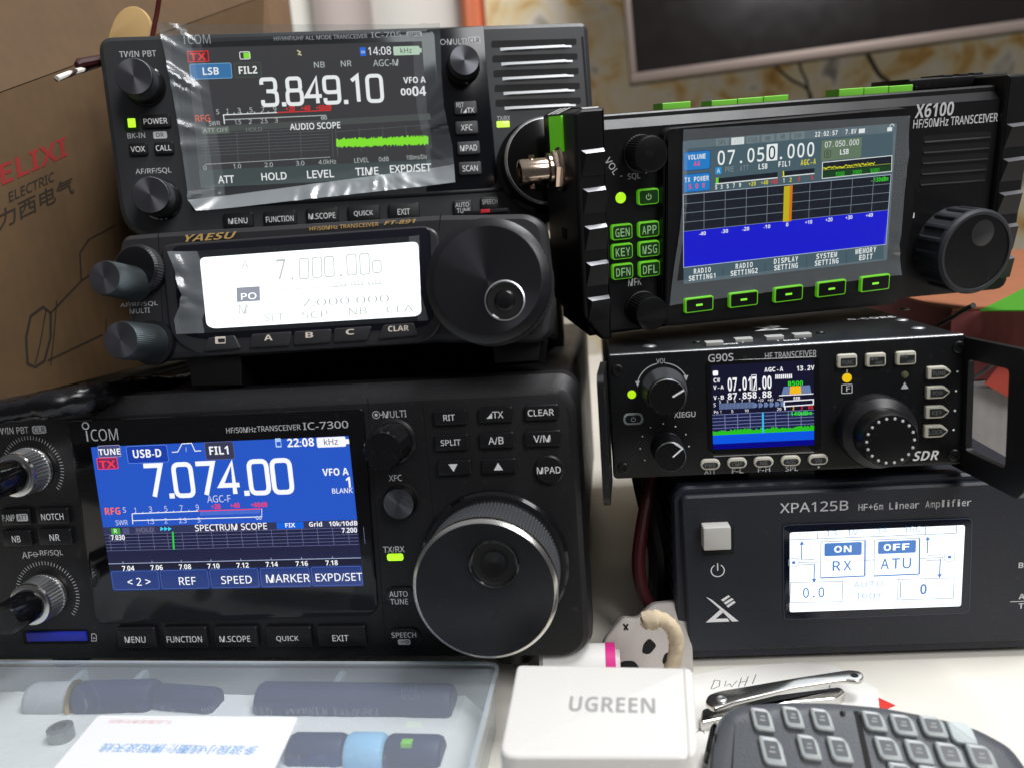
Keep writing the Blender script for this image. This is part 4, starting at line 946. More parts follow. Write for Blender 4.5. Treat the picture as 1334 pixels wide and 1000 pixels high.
# ================================================================== small black transceiver with a side handle
def build_small():
    R, T = pose(-6, -3.9, .34, (93.6, -86.4, -267.2))
    d = Dev('radio_transceiver', 'small black radio with ivory keys and a tiny colour screen, standing on the amplifier', 'radio', R, T, (0, -22.6, -90), GROUP)
    FB = mat('black_anodised_face', (12, 13, 15), .34, bump=.08, bscale=3000, var=.06, wear=.10)
    g = Geo(); g.box(-59.6, 59.6, -22, 22.4, -200, -3.0, ALU, .6, r=1); d.mk('case', g)
    g = Geo(); g.extr(rr(0, 0, 120, 45, 1.6, 5), -3.2, 0, FB, .5); 
    g.box(-59, 59, 21.9, 22.62, -3.0, -.35, SILB, .2)
    d.mk('front_panel', g)
    # display
    g = Geo(); B = fillet(d.poly([(919, 470), (1067, 464), (1070, 584), (1062, 590), (930, 594), (922, 588)]), 1.4); g.extr(B, 0, .4, PLG, .3)
    d.seg(g, (930, 594), (1060, 588.5), .35, .46, SILB); d.mk('display_bezel', g)
    z = .5; g = Geo()
    nb, bl_, wht, grn, sb, amb = glow((18, 18, 44)), glow((6, 84, 224)), glow((250, 250, 255)), glow((50, 230, 30)), glow((104, 124, 168)), glow((244, 184, 24))
    a = d.p(926, 476, z); b = d.p(1060.5, 579, z); x0, x1, y1, y0 = a[0], b[0], a[1], b[1]
    g.flat([(x1, y1), (x0, y1), (x0, y0), (x1, y0)], z, nb)
    yg0 = d.p(930, 540, z)[1]; ynf = d.p(930, 562, z)[1]; yb1 = d.p(930, 566.5, z)[1]; yb0 = d.p(930, 578, z)[1]
    z2, z3, z4, z5 = z + .04, z + .08, z + .12, z + .16
    g.flat([(x1, yg0), (x0, yg0), (x0, yb1), (x1, yb1)], z2, glow((30, 34, 74)))
    g.flat([(x1, yb1), (x0, yb1), (x0, yb0), (x1, yb0)], z2 + .01, bl_); g.flat([(x1, yb0), (x0, yb0), (x0, y0), (x1, y0)], z2 + .01, glow((0, 0, 130)))
    for i in range(5): g.line((x0, yg0 + (ynf - yg0) * i / 5), (x1, yg0 + (ynf - yg0) * i / 5), .16, z3, glow((130, 140, 190)))
    for i in range(1, 8): g.line((x0 + (x1 - x0) * i / 8, yg0), (x0 + (x1 - x0) * i / 8, yb1), .18 if i != 4 else .6, z3 + (.01 if i != 4 else .05), glow((130, 140, 190)) if i != 4 else glow((50, 190, 240)))
    V = []; n_ = 90
    for i in range(n_ + 1): V.append((x0 + (x1 - x0) * i / n_, ynf + random.uniform(-.1, .9), z4))
    for i in range(n_ + 1): V.append((x0 + (x1 - x0) * i / n_, yb1, z4))
    g.add(V, [(i, i + 1, n_ + 2 + i, n_ + 1 + i) for i in range(n_)], glow((40, 190, 30)))
    for t, u, v, w, h, M, bo in (('AGC-A', 1008, 481, 25, 6, wht, .02), ('13.2V', 1049, 479.3, 24, 6.5, wht, .02), ('CW', 933.7, 495, 9, 6, wht, .02), ('V-A', 936, 504.2, 14, 5.5, wht, .02), ('V-B', 936.3, 517.5, 14, 5.5, wht, .02), ('07.017.00', 976.5, 499, 58, 18, wht, .02), ('87.858.88', 976.5, 514.5, 58, 9, wht, .02), ('B500', 1036.3, 499, 20, 6, grn, .02),
                           ('SSB', 1037.8, 518.4, 9, 4, wht, .02), ('-140dBm', 1041, 538, 34, 5.5, grn, .02), ('Po', 933, 536.3, 6, 4, wht, .0), ('S', 931, 527, 3, 5, wht, 0), ('1', 939, 536, 2, 4, wht, 0), ('5', 954, 535.4, 3, 4, wht, 0), ('10', 972.5, 534.6, 6, 4, wht, 0), ('20', 1015, 532.5, 6, 4, wht, 0)):
        d.Tm(g, t, u, v, w, h, M, z5, bold=bo, cw=.86)
    for i, t in enumerate(('S', '3', '5', '7', '9', '+20', '+40', '+60')): d.Tm(g, t, 938 + i * 9.6 + (5 if i > 4 else 0) + max(0, i - 5) * 3, 523 - i * .4, 2.6 * len(t), 3.6, wht, z5)
    d.rect(g, 928.5, 483, 935.5, 489, z3, wht, .4)
    d.rect(g, 979.3, 488.5, 985.5, 508, z3, None, frame=wht, fw=.2)
    for i in range(9): d.rect(g, 1010 + i * 2.5, 488.0 - i * .1, 1011.7 + i * 2.5, 493.5 - i * .1, z3, wht)
    for i in range(26): d.rect(g, 937 + i * 1.75, 525.4 - i * .08, 938.4 + i * 1.75, 533 - i * .08, z3, sb)
    for i in range(6):
        q = d.p(984 + i * 7.2, 527.6 - i * .35, z3); k = d.sc(984, 527, z3); g.flat([(q[0] - 3 * k, q[1] + 3.6 * k), (q[0] - 3 * k, q[1] - 3.6 * k), (q[0] + 1 * k, q[1] - 3 * k), (q[0] + 3 * k, q[1]), (q[0] + 1 * k, q[1] + 3 * k)], z4 - .01, sb)
    g.flat([d.p(*q, z2) for q in ((1018, 514), (1021, 503.5), (1055, 501.5), (1057, 512))], z2, sb); g.flat([d.p(*q, z3) for q in ((1028.5, 513.2), (1029.5, 503), (1043, 502.2), (1044, 512.4))], z3, amb)
    d.seg(g, (1015, 515), (1059.5, 512.6), .3, z4, wht); g.stroke([d.p(*q, z4) for q in ((1021.5, 522.5), (1059.5, 520), (1059.5, 526.5), (1021.5, 529.2))], .35, z4, wht, closed=True)
    d.seg(g, (1022.5, 529), (1022.7, 533.5), .4, z4 + .01, wht)
    for t, u, v, w, M in (('2', 1033.5, 531.5, 3, amb), ('3', 1044.5, 530.8, 3, glow((236, 50, 40))), ('00', 1056, 530, 7, glow((236, 50, 40)))): d.Tm(g, t, u, v, w, 4.5, M, z5, bold=.02)
    d.mk('screen', g)
    # print
    g = Geo(); zp = .08
    d.T_(g, 'G90S', 939, 466, 33, GRY, .1 + .36, h=10.5, bold=.012); d.T_(g, 'HF TRANSCEIVER', 1030, 462, 67, GRY, zp, h=8.5, bold=.006)
    d.T_(g, 'VOL', 861.5, 470.3, 13, GRY, zp, h=6.5); d.T_(g, 'XIEGU', 892, 539.6, 28, GRY, zp, h=7.5, bold=.012)
    d.T_(g, 'SDR', 1206, 593, 34, WHT, zp, h=13.5, bold=.02, shear=.3)
    for a0, a1, sgn in ((100, 168, 1), (80, 20, -1)):
        c = d.p(863, 503, zp); k = d.sc(863, 503); P = [(c[0] + 33 * k * math.cos(rad(a0 + (a1 - a0) * i / 12)), c[1] + 31 * k * math.sin(rad(a0 + (a1 - a0) * i / 12))) for i in range(13)]
        g.stroke(P, .32, zp, GRY); e = P[-1]; g.flat([(e[0] - .8, e[1] + .6), (e[0] + .8, e[1] + .6), (e[0], e[1] - 1.4)], zp + .03, GRY)
    for u, v in ((847.5, 556.5), (864, 551.5), (880, 555), (893.5, 565.5), (837, 568), (834, 584), (840, 599), (897.5, 581)):
        c = d.p(u, v, zp); g.flat(circ(*c, .26, 10), zp, WHT)
    for t, u, v, w in (('ATT', 925, 614, 15), ('F-L', 961, 612.7, 15), ('F-H', 995.3, 611.2, 16), ('SPL', 1031.3, 610, 16)): d.T_(g, t, u, v, w, GRY, zp, h=6.5, bold=.012)
    for u, v in ((1066.5, 608), (1247.3, 484), (1245.5, 509), (1244, 534.5), (1242.3, 559.5)):
        c = d.p(u, v, zp); g.flat(circ(*c, .38, 12), zp, WHT)
    d.rect(g, 1096.5, 501, 1110, 511.5, zp, None, .3, frame=WHT, fw=.25); d.T_(g, 'F', 1105, 506, 5, WHT, zp, h=7); d.seg(g, (1103.5, 481), (1103.5, 485), .4, zp, WHT)
    g.flat([d.p(1173.5, 506.5, zp), d.p(1183.5, 506, zp), d.p(1178.5, 497.5, zp)], zp, GRY)
    d.mk('lettering', g)
    KW = mat('ivory_key_rim', (196, 192, 178), .42); KD = mat('smoked_key_face', (42, 44, 44), .3)
    KT = mat('dim_key_print', (112, 114, 112), .5)
    for u, v, t in ((925.5, 605, 'PRE'), (960.5, 603.2, 'CMP'), (995, 601.9, 'NB'), (1030.5, 600.3, 'AGC'), (1066.3, 598.7, 'VM')):
        zt = 1.4; g = Geo(); x, y, W, H = d.crect(u, v, 26, 14.5, zt); g.extr(rr(x, y, W, H, H / 2), -.5, zt, KW, .5); g.flat(rr(x, y - .2, W * .78, H * .56, H * .28), zt + .04, KD); d.T_(g, t, u, v + .7, 4.6 * len(t), KT, zt + .09, h=5.5); d.mk('button', g)
    for u, v, tt in ((1104, 470.5, (('FUNC', 1105, 472, 15, 6),)), (1141.5, 469, (('MW', 1139, 466.7, 10, 5), ('+NR', 1145, 472.5, 10, 4.5))), (1180.8, 466.7, (('A/B', 1177.5, 464, 10, 5), ('+M', 1186, 471, 9, 4.5)))):
        zt = 1.5; g = Geo(); x, y, W, H = d.crect(u, v, 26, 18.5, zt); g.extr(rr(x, y, W, H, .9), -.5, zt, KW, .5); g.flat(rr(x + .3, y - .35, W * .76, H * .60, .3), zt + .04, KD)
        for t, a, b, w, h in tt: d.T_(g, t, a, b, w, KT, zt + .09, h=h)
        d.mk('button', g)
    for u, v, t in ((1224.5, 485.5, 'TUNE'), (1223, 511, 'POW'), (1222, 536.5, 'KEY'), (1220.5, 561.5, 'LOCK')):
        zt = 1.5; g = Geo(); x, y, W, H = d.crect(u, v, 32, 17.5, zt)
        P = [(x - W / 2, y - H / 2), (x + W * .22, y - H / 2), (x + W / 2, y), (x + W * .22, y + H / 2), (x - W / 2, y + H / 2)]; g.extr(fillet(P, .7, 3), -.5, zt, KW, .5)
        g.flat([(x - W * .34, y - H * .36), (x + W * .16, y - H * .36), (x + W * .42, y - .1), (x + W * .16, y + H * .28), (x - W * .34, y + H * .28)], zt + .04, KD); d.T_(g, t, u - 1, v + .8, 4.4 * len(t), KT, zt + .09, h=6); d.mk('button', g)
    g = Geo(); x, y, W, H = d.crect(825, 545.5, 26, 15.5, .5); g.extr(rr(x, y, W, H, H * .42), -.3, .5, mat('pale_grey_rim', (150, 160, 160), .4), .2); g.flat(rr(x, y, W * .8, H * .66, H * .3), .54, mat('teal_black_face', (14, 26, 26), .3))
    g.stroke([(x + .75 * math.cos(a_), y - .1 + .75 * math.sin(a_)) for a_ in [rad(125 + i * 18) for i in range(17)]], .22, .6, GRY); g.line((x, y), (x, y + .95), .22, .61, GRY); d.mk('button', g)
    for u, v, r, M in ((823, 513.5, 5.6, glow((178, 226, 24), 1.1)), (1103.3, 492, 6.2, glow((236, 196, 20), 1.0)), (1178.3, 488, 5, mat('unlit_lamp', (96, 96, 70), .3))):
        g = Geo(); c = d.p(u, v); k = d.sc(u, v); g.lathe(*c, [(r * k, -.2), (r * k, .2), (r * k * .6, .7), (.001, .85)], M, 24); d.mk('indicator_light', g)
    # corner screws
    for u, v in ((812, 609), (804, 482), (1249, 452), (1243, 592)):
        g = Geo(); c = d.p(u, v); g.lathe(*c, [(2.0, 0), (2.0, .4), (1.7, .6), (.9, .62), (.8, .2), (.001, .15)], PLD, 24); d.mk('screw', g)
    # knobs
    for u, v, r, h, rb, notch in ((869.5, 517.5, 24.5, 13, 31.5, 9), (873.5, 595, 20.5, 12, 22.5, 0)):
        c = d.p(u, v, h); k = d.sc(u, v, h); q = r * k; qb = rb * k
        g = Geo()
        if notch: g.lathe(*c, [(qb, .1), (qb, 1.2, .5), (q * 1.12, h - 3.5, .6), (q * 1.06, h - 1.4), (q, h - .8), (q * .96, h)], RUB, 216, knurl=notch, mats=[RUB, RUB, RUB, CAPD, SILB, CAPD])
        else: g.lathe(*c, [(qb, .1), (qb, 1), (q * 1.05, 1.4), (q * 1.02, h - 1), (q, h - .5), (q * .95, h)], PLS, 64, mats=[PLS, PLS, PLS, PLS, SILB, CAPD])
        kn = d.mk('knob', g)
        g = Geo(); an = 22 if notch else 38
        ca, sa = math.cos(rad(an)), math.sin(rad(an)); w = .55
        P = [(c[0] + q * .30 * ca, c[1] + q * .30 * sa - .6), (c[0] + q * .96 * ca, c[1] + q * .96 * sa)]
        if notch: g.line(P[0], P[1], w * 1.2, h + .06, WHT)
        else: g.line((c[0] + q * .15, c[1]), (c[0] + q * .80, c[1] + q * .55), w, h + .06, WHT); g.line((c[0] + q * .80, c[1] + q * .53), (c[0] + q * .28, c[1] + q * .92), w, h + .08, WHT)
        d.mk('pointer', g, kn)
    h = 16; c = d.p(1160, 574, h); k = d.sc(1160, 574, h); q = 37 * k; kb = 49 * d.sc(1146, 562)
    cb = d.p(1146, 561); dx, dy = (c[0] - cb[0]) / h, (c[1] - cb[1]) / h
    g = Geo(); g.lathe(c[0], c[1], [(kb, .1), (kb, 5.5), (kb * .97, 6.5), (q * 1.06, 8.2), (q * 1.02, h - 1), (q * .97, h - .1), (q * .93, h)], PLS, 96, mats=[PLS, PLS, PLS, PLD, PLS, CAPD, CAPD]); dial = d.mk('tuning_dial', g)
    g = Geo()
    for i in range(18): g.lathe(c[0] + q * .84 * math.cos(rad(20 * i)), c[1] + q * .84 * math.sin(rad(20 * i)), [(.5, h - .02), (.4, h + .22), (.001, h + .3)], GRY, 10)
    d.mk('grip_dots', g, dial)
    # top of the case: tabs, marks, screws
    yt = 22.46
    def top(u, v): x, zz = d.py(u, v, yt); return (x, yt, zz)
    for u, v in ((930, 445), (968, 440.5), (1008, 437.5), (1044, 434.5)):
        x, zz = d.py(u, v, yt + 1.2); g = Geo(); g.box(x - 3.1, x + 3.1, yt - .3, yt + 1.3, zz - 2.2, zz + 2.2, mat('grey_rubber_tab', (168, 168, 164), .5), .35); d.mk('top_button', g)
    g = Geo()
    def toptext(t, u, v, w, dep, M, bold=.02):
        x, zz = d.py(u, v, yt + .06); k = abs(d.py(u + 1, v, yt)[0] - d.py(u, v, yt)[0])
        g.text(t, 0, 0, 0, w * k, M, h=dep, bold=bold, fn=lambda X, Y: (x + X, yt + .06, zz - Y))
    toptext('MODE', 952, 448, 20, 2.6, WHT); toptext('BAND', 1031, 443.2, 22, 2.6, WHT); toptext('G-CORE', 1134.5, 414.5, 72, 4.6, WHT)
    for u, v, s_ in ((936, 447.5, 1), (967, 446, -1), (1013, 444, 1), (1048, 441.5, -1)):
        x, zz = d.py(u, v, yt + .06); g.add([(x, yt + .06, zz - 1.4), (x + .4, yt + .06, zz - 1.4), (x + .4, yt + .06, zz + 1), (x, yt + .06, zz + 1)], [(0, 1, 2, 3)], WHT)
    xl, zl = d.py(983, 431.5, yt + .06); kx = 50 * abs(d.py(1008, 428, yt)[0] - d.py(1007, 428, yt)[0])
    xiegu_mark(g, lambda a_, b_: (xl + a_ * kx, yt + .06, zl - b_ * 13), WHT); d.mk('top_lettering', g)
    for u, v, r in ((846, 452, 2.6), (908, 446.5, 1.6), (1069, 434, 1.6), (1175, 418, 2.4), (1196, 428.5, 2.4), (1178, 403.5, 2.2)):
        x, zz = d.py(u, v, yt); q = Geo(); q.lathe(0, 0, [(r, 0), (r, .3), (r * .7, .7), (.001, .8)], SILB if r > 2 else ALU, 24); g = Geo(); g.v = [(x + a_, yt + c_, zz - b_) for a_, b_, c_ in q.v]; g.f = q.f; g.mi = q.mi; g.mats = q.mats; d.mk('screw', g)
    # swung-out side handles
    def handle(o_, e, hgt, y_low, name='side_handle', bar=7.0, th=2.2):
        ox, oz = o_; ex, ez = e; L = math.hypot(ex - ox, ez - oz); ux, uz = (ex - ox) / L, (ez - oz) / L; nx, nz = -uz, ux
        y0_, y1_ = y_low, y_low + hgt
        out = [(0, y0_), (L - 3, y0_ - 1), (L, y0_ + 2), (L, y1_ - 2), (L - 3, y1_), (0, y1_)]
        inn = [(8, y0_ + 7.5), (L - 9, y0_ + 7), (L - 9, y1_ - 7), (8, y1_ - 7)]
        o2 = fillet(out, 1.0, 3); i2 = fillet(inn, 1.6, 3)
        bm = bmesh.new(); ed = []
        for P in (o2, i2):
            vs = [bm.verts.new((p_[0], p_[1], 0)) for p_ in P]
            ed += [bm.edges.new((vs[i - 1], vs[i])) for i in range(len(vs))]
        bmesh.ops.triangle_fill(bm, use_beauty=True, edges=ed)
        bm.verts.index_update()
        fs = [tuple(v.index for v in f.verts) for f in bm.faces]; co = [tuple(v.co) for v in bm.verts]; bm.free()
        n_ = len(co); mp = lambda a_, b_, t_: (ox + ux * a_ + nx * t_, b_, oz + uz * a_ + nz * t_)
        V = [mp(a_, b_, -th / 2) for a_, b_, _ in co] + [mp(a_, b_, th / 2) for a_, b_, _ in co]
        Fc = [f for f in fs] + [tuple(i + n_ for i in f[::-1]) for f in fs]
        o_n = 0
        for P in (o2, i2):
            m_ = len(P)
            for i in range(m_): Fc.append((o_n + i, o_n + (i + 1) % m_, n_ + o_n + (i + 1) % m_, n_ + o_n + i))
            o_n += m_
        g_ = Geo(); g_.add(V, Fc, ALU); return d.mk(name, g_)
    ex, ey = d.p(1343, 540, 31)
    handle((59.6, -6), (ex, 31), 46, -24.5)
    e2, _ = d.p(784, 540, 24)
    handle((-61.3, -4), (e2, 24), 44, -24)
    g = Geo(); g.box(-12, 12, -27, -22.4, -40, -4, PLD, 1); d.mk('foot', g)
    return d
RG = build_small()
# ================================================================== power amplifier, bottom right
def build_amp():
    R, T = pose(-4.4, -2.5, .03, (94.4, -130.4, -262.2))
    d = Dev('power_amplifier', 'wide dark blue grey amplifier with a bright white screen, standing on the desk', 'amplifier', R, T, (22, -51, -70), GROUP)
    g = Geo(); g.box(-37, 88, -46, 15.5, -180, -6, NAVY, 1.5, r=3)
    for i in range(9): g.box(-40, 91, -42 + i * 6, -39.5 + i * 6, -170, -14, NAVY, .5)
    d.mk('case', g)
    O = fillet([(-37, 17.8), (-40.6, 14.2), (-40.6, -46), (-38, -50), (92, -50), (95, -46), (95, 13), (90, 17.8)], [2, 2, 2, 2, 2, 2, 3, 3])
    g = Geo(); I = fillet([(-36.5, 15.2), (-38.2, 13.5), (-36.6, -44.6), (-35.2, -46), (88, -46), (91, -43), (91, 11), (87, 15.2)], [2, 2, 2, 1.5, 2, 2, 3, 3])
    g.loft([(inset(O, .6), -10), (O, -8), (O, -3.4), (inset(O, .8), -2.2)], NAVY)
    g.loft([(I, -2.6), (inset(I, .1), -.8), (inset(I, .9), 0)], NAVY); d.mk('front_panel', g, smooth=28)
    g = Geo(); B = fillet(d.poly([(1020, 683), (1266, 674), (1262, 797), (1021, 806)]), 2); g.extr(B, 0, .3, mat('dark_blue_glass', (14, 18, 32), .12), .2); g.stroke(B, .3, .34, mat('glass_edge', (60, 66, 84), .25), closed=True); d.mk('display_glass', g)
    z = .36; g = Geo(); W, H = 60, 30.9
    lcd, ink, pale = glow((240, 248, 255), 1.5), glow((84, 134, 206), .95), glow((150, 182, 214), 1.05)
    gk = glow((120, 140, 150), 1.0)
    g.flat(rr(W / 2, -H / 2, W, H, .8), z, lcd); z2, z3, z4 = z + .04, z + .08, z + .12
    def U(u, v): return d.p(u, v, z2)
    def L(*P, w=.28, M=None, zz=None):
        for a, b in zip(P, P[1:]): g.line(U(*a), U(*b), w, zz or z2, M or gk)
    d.rect(g, 1074, 707, 1122.5, 722, z2, ink, .6); d.Tm(g, 'ON', 1098, 714.3, 25, 9.5, lcd, z3, bold=.02); d.rect(g, 1144, 704.5, 1193, 719, z2, ink, .6); d.Tm(g, 'OFF', 1168, 711.7, 36, 9.5, lcd, z3, bold=.02)
    d.Tm(g, 'RX', 1097, 736, 28, 14, ink, z3, bold=.012); d.Tm(g, 'ATU', 1167, 733, 43, 15, ink, z3, bold=.012)
    for P in (((1069.5, 705), (1127, 703), (1126.5, 749.5), (1069, 752)), ((1139, 702.5), (1198, 700.5), (1197.5, 747), (1138.5, 749.5))):
        L(P[0], P[1]); L(P[3], P[0], zz=z2 + .01); L(P[1], P[2], w=.55, M=ink, zz=z2 + .01); L(P[2], P[3], w=.5, M=ink)
    L((1028, 702.5), (1065, 701.2), (1065.5, 693)); L((1065, 701.2), (1205.5, 695.5)); L((1205.5, 684.5), (1205.5, 695.5), zz=z2 + .01); L((1205.5, 695.5), (1246, 693.8), zz=z2 + .02); L((1246, 684), (1246, 693.8), zz=z2 + .01)
    d.Tm(g, '--', 1047, 692.5, 20, 8, gk, z3); d.Tm(g, '--', 1227, 686, 20, 8, gk, z3); d.Tm(g, '13.1V', 1096, 693.5, 46, 8, pale, z3); d.Tm(g, '1A', 1149, 690.5, 16, 8, pale, z3); d.Tm(g, '16C', 1188, 688.7, 25, 8, pale, z3)
    for s_, P in ((0, ((1044, 728), (1044.5, 708))), (1, ((1061, 734), (1060.5, 754))), (0, ((1208, 720), (1208.5, 702))), (1, ((1225, 727), (1224, 748)))):
        L(P[0], P[1], w=.4, M=ink); a = U(*P[1]); q = .9 if s_ == 0 else -.9; g.flat([(a[0] - .85, a[1] - q * .3), (a[0] + .85, a[1] - q * .3), (a[0], a[1] + q * 1.4)], z3, ink)
    L((1044, 728.5), (1061, 728)); L((1041, 731.8), (1068, 731.2), zz=z2 + .01); L((1043.5, 735), (1061, 734.2), zz=z2 + .02); L((1127, 729), (1138.5, 728.6)); L((1208, 722.5), (1225, 722)); L((1199, 726.5), (1229, 725.5), zz=z2 + .01); L((1207, 729.3), (1225, 728.6), zz=z2 + .02)
    for u, v in ((1034, 732), (1237, 724.8)):
        c = U(u, v); g.stroke(rr(*c, 3.6, 3.2, .9), .22, z2 + .03, gk, closed=True); g.flat(rr(*c, 1.2, 1.1, .2), z3, ink)
    for P in (((1030, 758), (1098, 756.5), (1097, 783), (1029, 784)), ((1170, 754), (1243, 752), (1242, 778.5), (1169.5, 780.5))): g.stroke([U(*q) for q in P], .25, z2, gk, closed=True)
    L((1173, 757), (1173, 778), w=.3, zz=z3)
    d.Tm(g, '0.0', 1060, 771, 30, 14, ink, z3, bold=.012); d.Tm(g, '0', 1203, 766.5, 11, 15, ink, z3, bold=.02); d.Tm(g, 'AUTO', 1131, 760, 40, 8.5, pale, z3); d.Tm(g, '160m', 1131.5, 775, 38, 9, pale, z3)
    d.mk('screen', g)
    g = Geo(); zp = .08
    d.T_(g, 'XPA125B', 1060.5, 659.5, 89, GRY, zp, h=14, bold=.006); d.Tm(g, 'HF+6m Linear Amplifier', 1191.5, 657, 148, 9.5, GRY, zp, bold=.006)
    d.T_(g, 'BAND', 1344, 735, 34, GRY, zp, h=8, bold=.02); d.T_(g, 'ATU', 1339, 776, 24, GRY, zp, h=8, bold=.02); d.T_(g, 'TUNE', 1343, 788, 32, GRY, zp, h=8, bold=.02); d.seg(g, (1316, 783), (1356, 781.8), .3, zp, GRY)
    x, y = d.p(935, 742.5, zp); k = d.sc(935, 742); g.stroke([(x + 8.6 * k * math.cos(a), y + 8.6 * k * math.sin(a)) for a in [rad(118 + i * 19) for i in range(17)]], .38, zp, WHT); g.line((x, y), (x, y + 10.5 * k), .4, zp + .01, WHT)
    a = d.p(919.5, 810, zp); kk = 43 * d.sc(940, 790); xiegu_mark(g, lambda p_, q_: (a[0] + p_ * kk, a[1] + q_ * kk * .86, zp), WHT)
    d.mk('lettering', g)
    zt = 5; g = Geo(); x, y, W, H = d.crect(934.5, 701.5, 36, 32, zt); g.extr(rr(x, y, W, H, .5), -1, zt, mat('pale_grey_key', (188, 186, 180), .45), .4); d.mk('power_button', g)
    g = Geo(); x, y, W, H = d.crect(935, 704, 42, 40, 0); g.extr(rr(x, y, W, H, .8), 0, .06, GAP); d.mk('button_recess', g)
    for x in (-28, 84):
        q = Geo(); q.lathe(0, 0, [(5, 0), (5, 2.4), (4.2, 3.2), (.001, 3.3)], PLD, 28); g = Geo(); g.v = [(x + a_, -47 - c_, -16 + b_) for a_, b_, c_ in q.v]; g.f = q.f; g.mi = q.mi; g.mats = q.mats; d.mk('foot', g)
    return d
RA = build_amp()
# ================================================================== clear protective films still stuck over three displays
def film_material(name, haze, rough, tint=(236, 240, 240), spec=1.6, bsc=160):
    m = bpy.data.materials.new(name); m.use_nodes = True; nt = m.node_tree; nt.nodes.clear()
    out = nt.nodes.new('ShaderNodeOutputMaterial'); tr = nt.nodes.new('ShaderNodeBsdfTransparent'); gl = nt.nodes.new('ShaderNodeBsdfGlossy'); df = nt.nodes.new('ShaderNodeBsdfDiffuse')
    m1 = nt.nodes.new('ShaderNodeMixShader'); m2 = nt.nodes.new('ShaderNodeMixShader'); fr = nt.nodes.new('ShaderNodeLayerWeight'); pw = nt.nodes.new('ShaderNodeMath'); mu = nt.nodes.new('ShaderNodeMath')
    tc = nt.nodes.new('ShaderNodeTexCoord'); no = nt.nodes.new('ShaderNodeTexNoise'); bu = nt.nodes.new('ShaderNodeBump')
    no.inputs['Scale'].default_value = bsc; no.inputs['Detail'].default_value = 3; no.inputs['Distortion'].default_value = 1.2
    bu.inputs['Strength'].default_value = .12; bu.inputs['Distance'].default_value = .0010
    tr.inputs[0].default_value = lin(tint); gl.inputs['Roughness'].default_value = rough; gl.inputs[0].default_value = (1, 1, 1, 1); df.inputs[0].default_value = lin((216, 224, 230))
    fr.inputs[0].default_value = .5; pw.operation = 'POWER'; pw.inputs[1].default_value = 4.0; mu.operation = 'MULTIPLY_ADD'; mu.inputs[1].default_value = .8 * spec; mu.inputs[2].default_value = .045 * spec; mu.use_clamp = True   # more mirror-like at a grazing view, from either side
    L = nt.links.new
    L(tc.outputs['Object'], no.inputs['Vector']); L(no.outputs[0], bu.inputs['Height']); L(bu.outputs[0], gl.inputs['Normal']); L(bu.outputs[0], fr.inputs['Normal'])
    L(fr.outputs['Facing'], pw.inputs[0]); L(pw.outputs[0], mu.inputs[0]); m1.inputs[0].default_value = haze
    L(tr.outputs[0], m1.inputs[1]); L(df.outputs[0], m1.inputs[2]); L(mu.outputs[0], m2.inputs[0]); L(m1.outputs[0], m2.inputs[1]); L(gl.outputs[0], m2.inputs[2]); L(m2.outputs[0], out.inputs[0])
    return m
FILM = film_material('clear_film', .075, .15, spec=1.3, bsc=110)
EDGE = film_material('clear_film_folds', .15, .15, spec=1.5, bsc=110)
FILMS = film_material('clear_film_smooth', .02, .07, spec=1.0, bsc=60)
LIT_FOLD = film_material('lit_film_fold', .26, .30, spec=2.2, bsc=80)  # doubled film at the bottom fold; extra haze also paints the light it catches
def creases(n, seed, span=1.0):
    r = random.Random(seed); C = []
    for i in range(n):
        a = r.uniform(0, math.pi); C.append((math.cos(a), math.sin(a), r.uniform(-60, 60), r.uniform(2.5, 7), r.uniform(-1, 1), r.uniform(-60, 60), r.uniform(-30, 30), r.uniform(8, 20)))
    def f(x, y):
        z = 0
        for ca, sa, off, wd, am, px, py_, rg in C:
            d_ = abs(x * ca + y * sa - off * .6) / wd
            if d_ < 1: z += am * (1 - d_)
        return z
    return f
def sheet(dev, label, left, right, zfun, matfun, nu=70, nv=46):
    """a thin sheet between two edge lines given in pixels, lying over a device's panel"""
    s = Dev('protective_film', label, 'film', dev.R, dev.T, dev.base, 'protective films on the displays', single=True)
    def along(P, t):
        k = t * (len(P) - 1); i = min(int(k), len(P) - 2); f = k - i
        return (P[i][0] * (1 - f) + P[i + 1][0] * f, P[i][1] * (1 - f) + P[i + 1][1] * f)
    g = Geo(); V = []
    for j in range(nv + 1):
        a = along(left, j / nv); b = along(right, j / nv)
        for i in range(nu + 1):
            t = i / nu; u = a[0] * (1 - t) + b[0] * t; v = a[1] * (1 - t) + b[1] * t
            x, y = s.p(u, v, 1.2); V.append((x, y, zfun(t, j / nv, x, y)))
    F_ = {}
    for j in range(nv):
        for i in range(nu):
            k = j * (nu + 1) + i; M = matfun((i + .5) / nu, (j + .5) / nv)
            F_.setdefault(M.name, (M, []))[1].append((k, k + 1, k + nu + 2, k + nu + 1))
    o = len(g.v); g.v += V
    for M, fs in F_.values():
        mi = g.m(M)
        for f in fs: g.f.append(f); g.mi.append(mi)
    ob = s.mk('protective_film', g, smooth=24)
    return ob
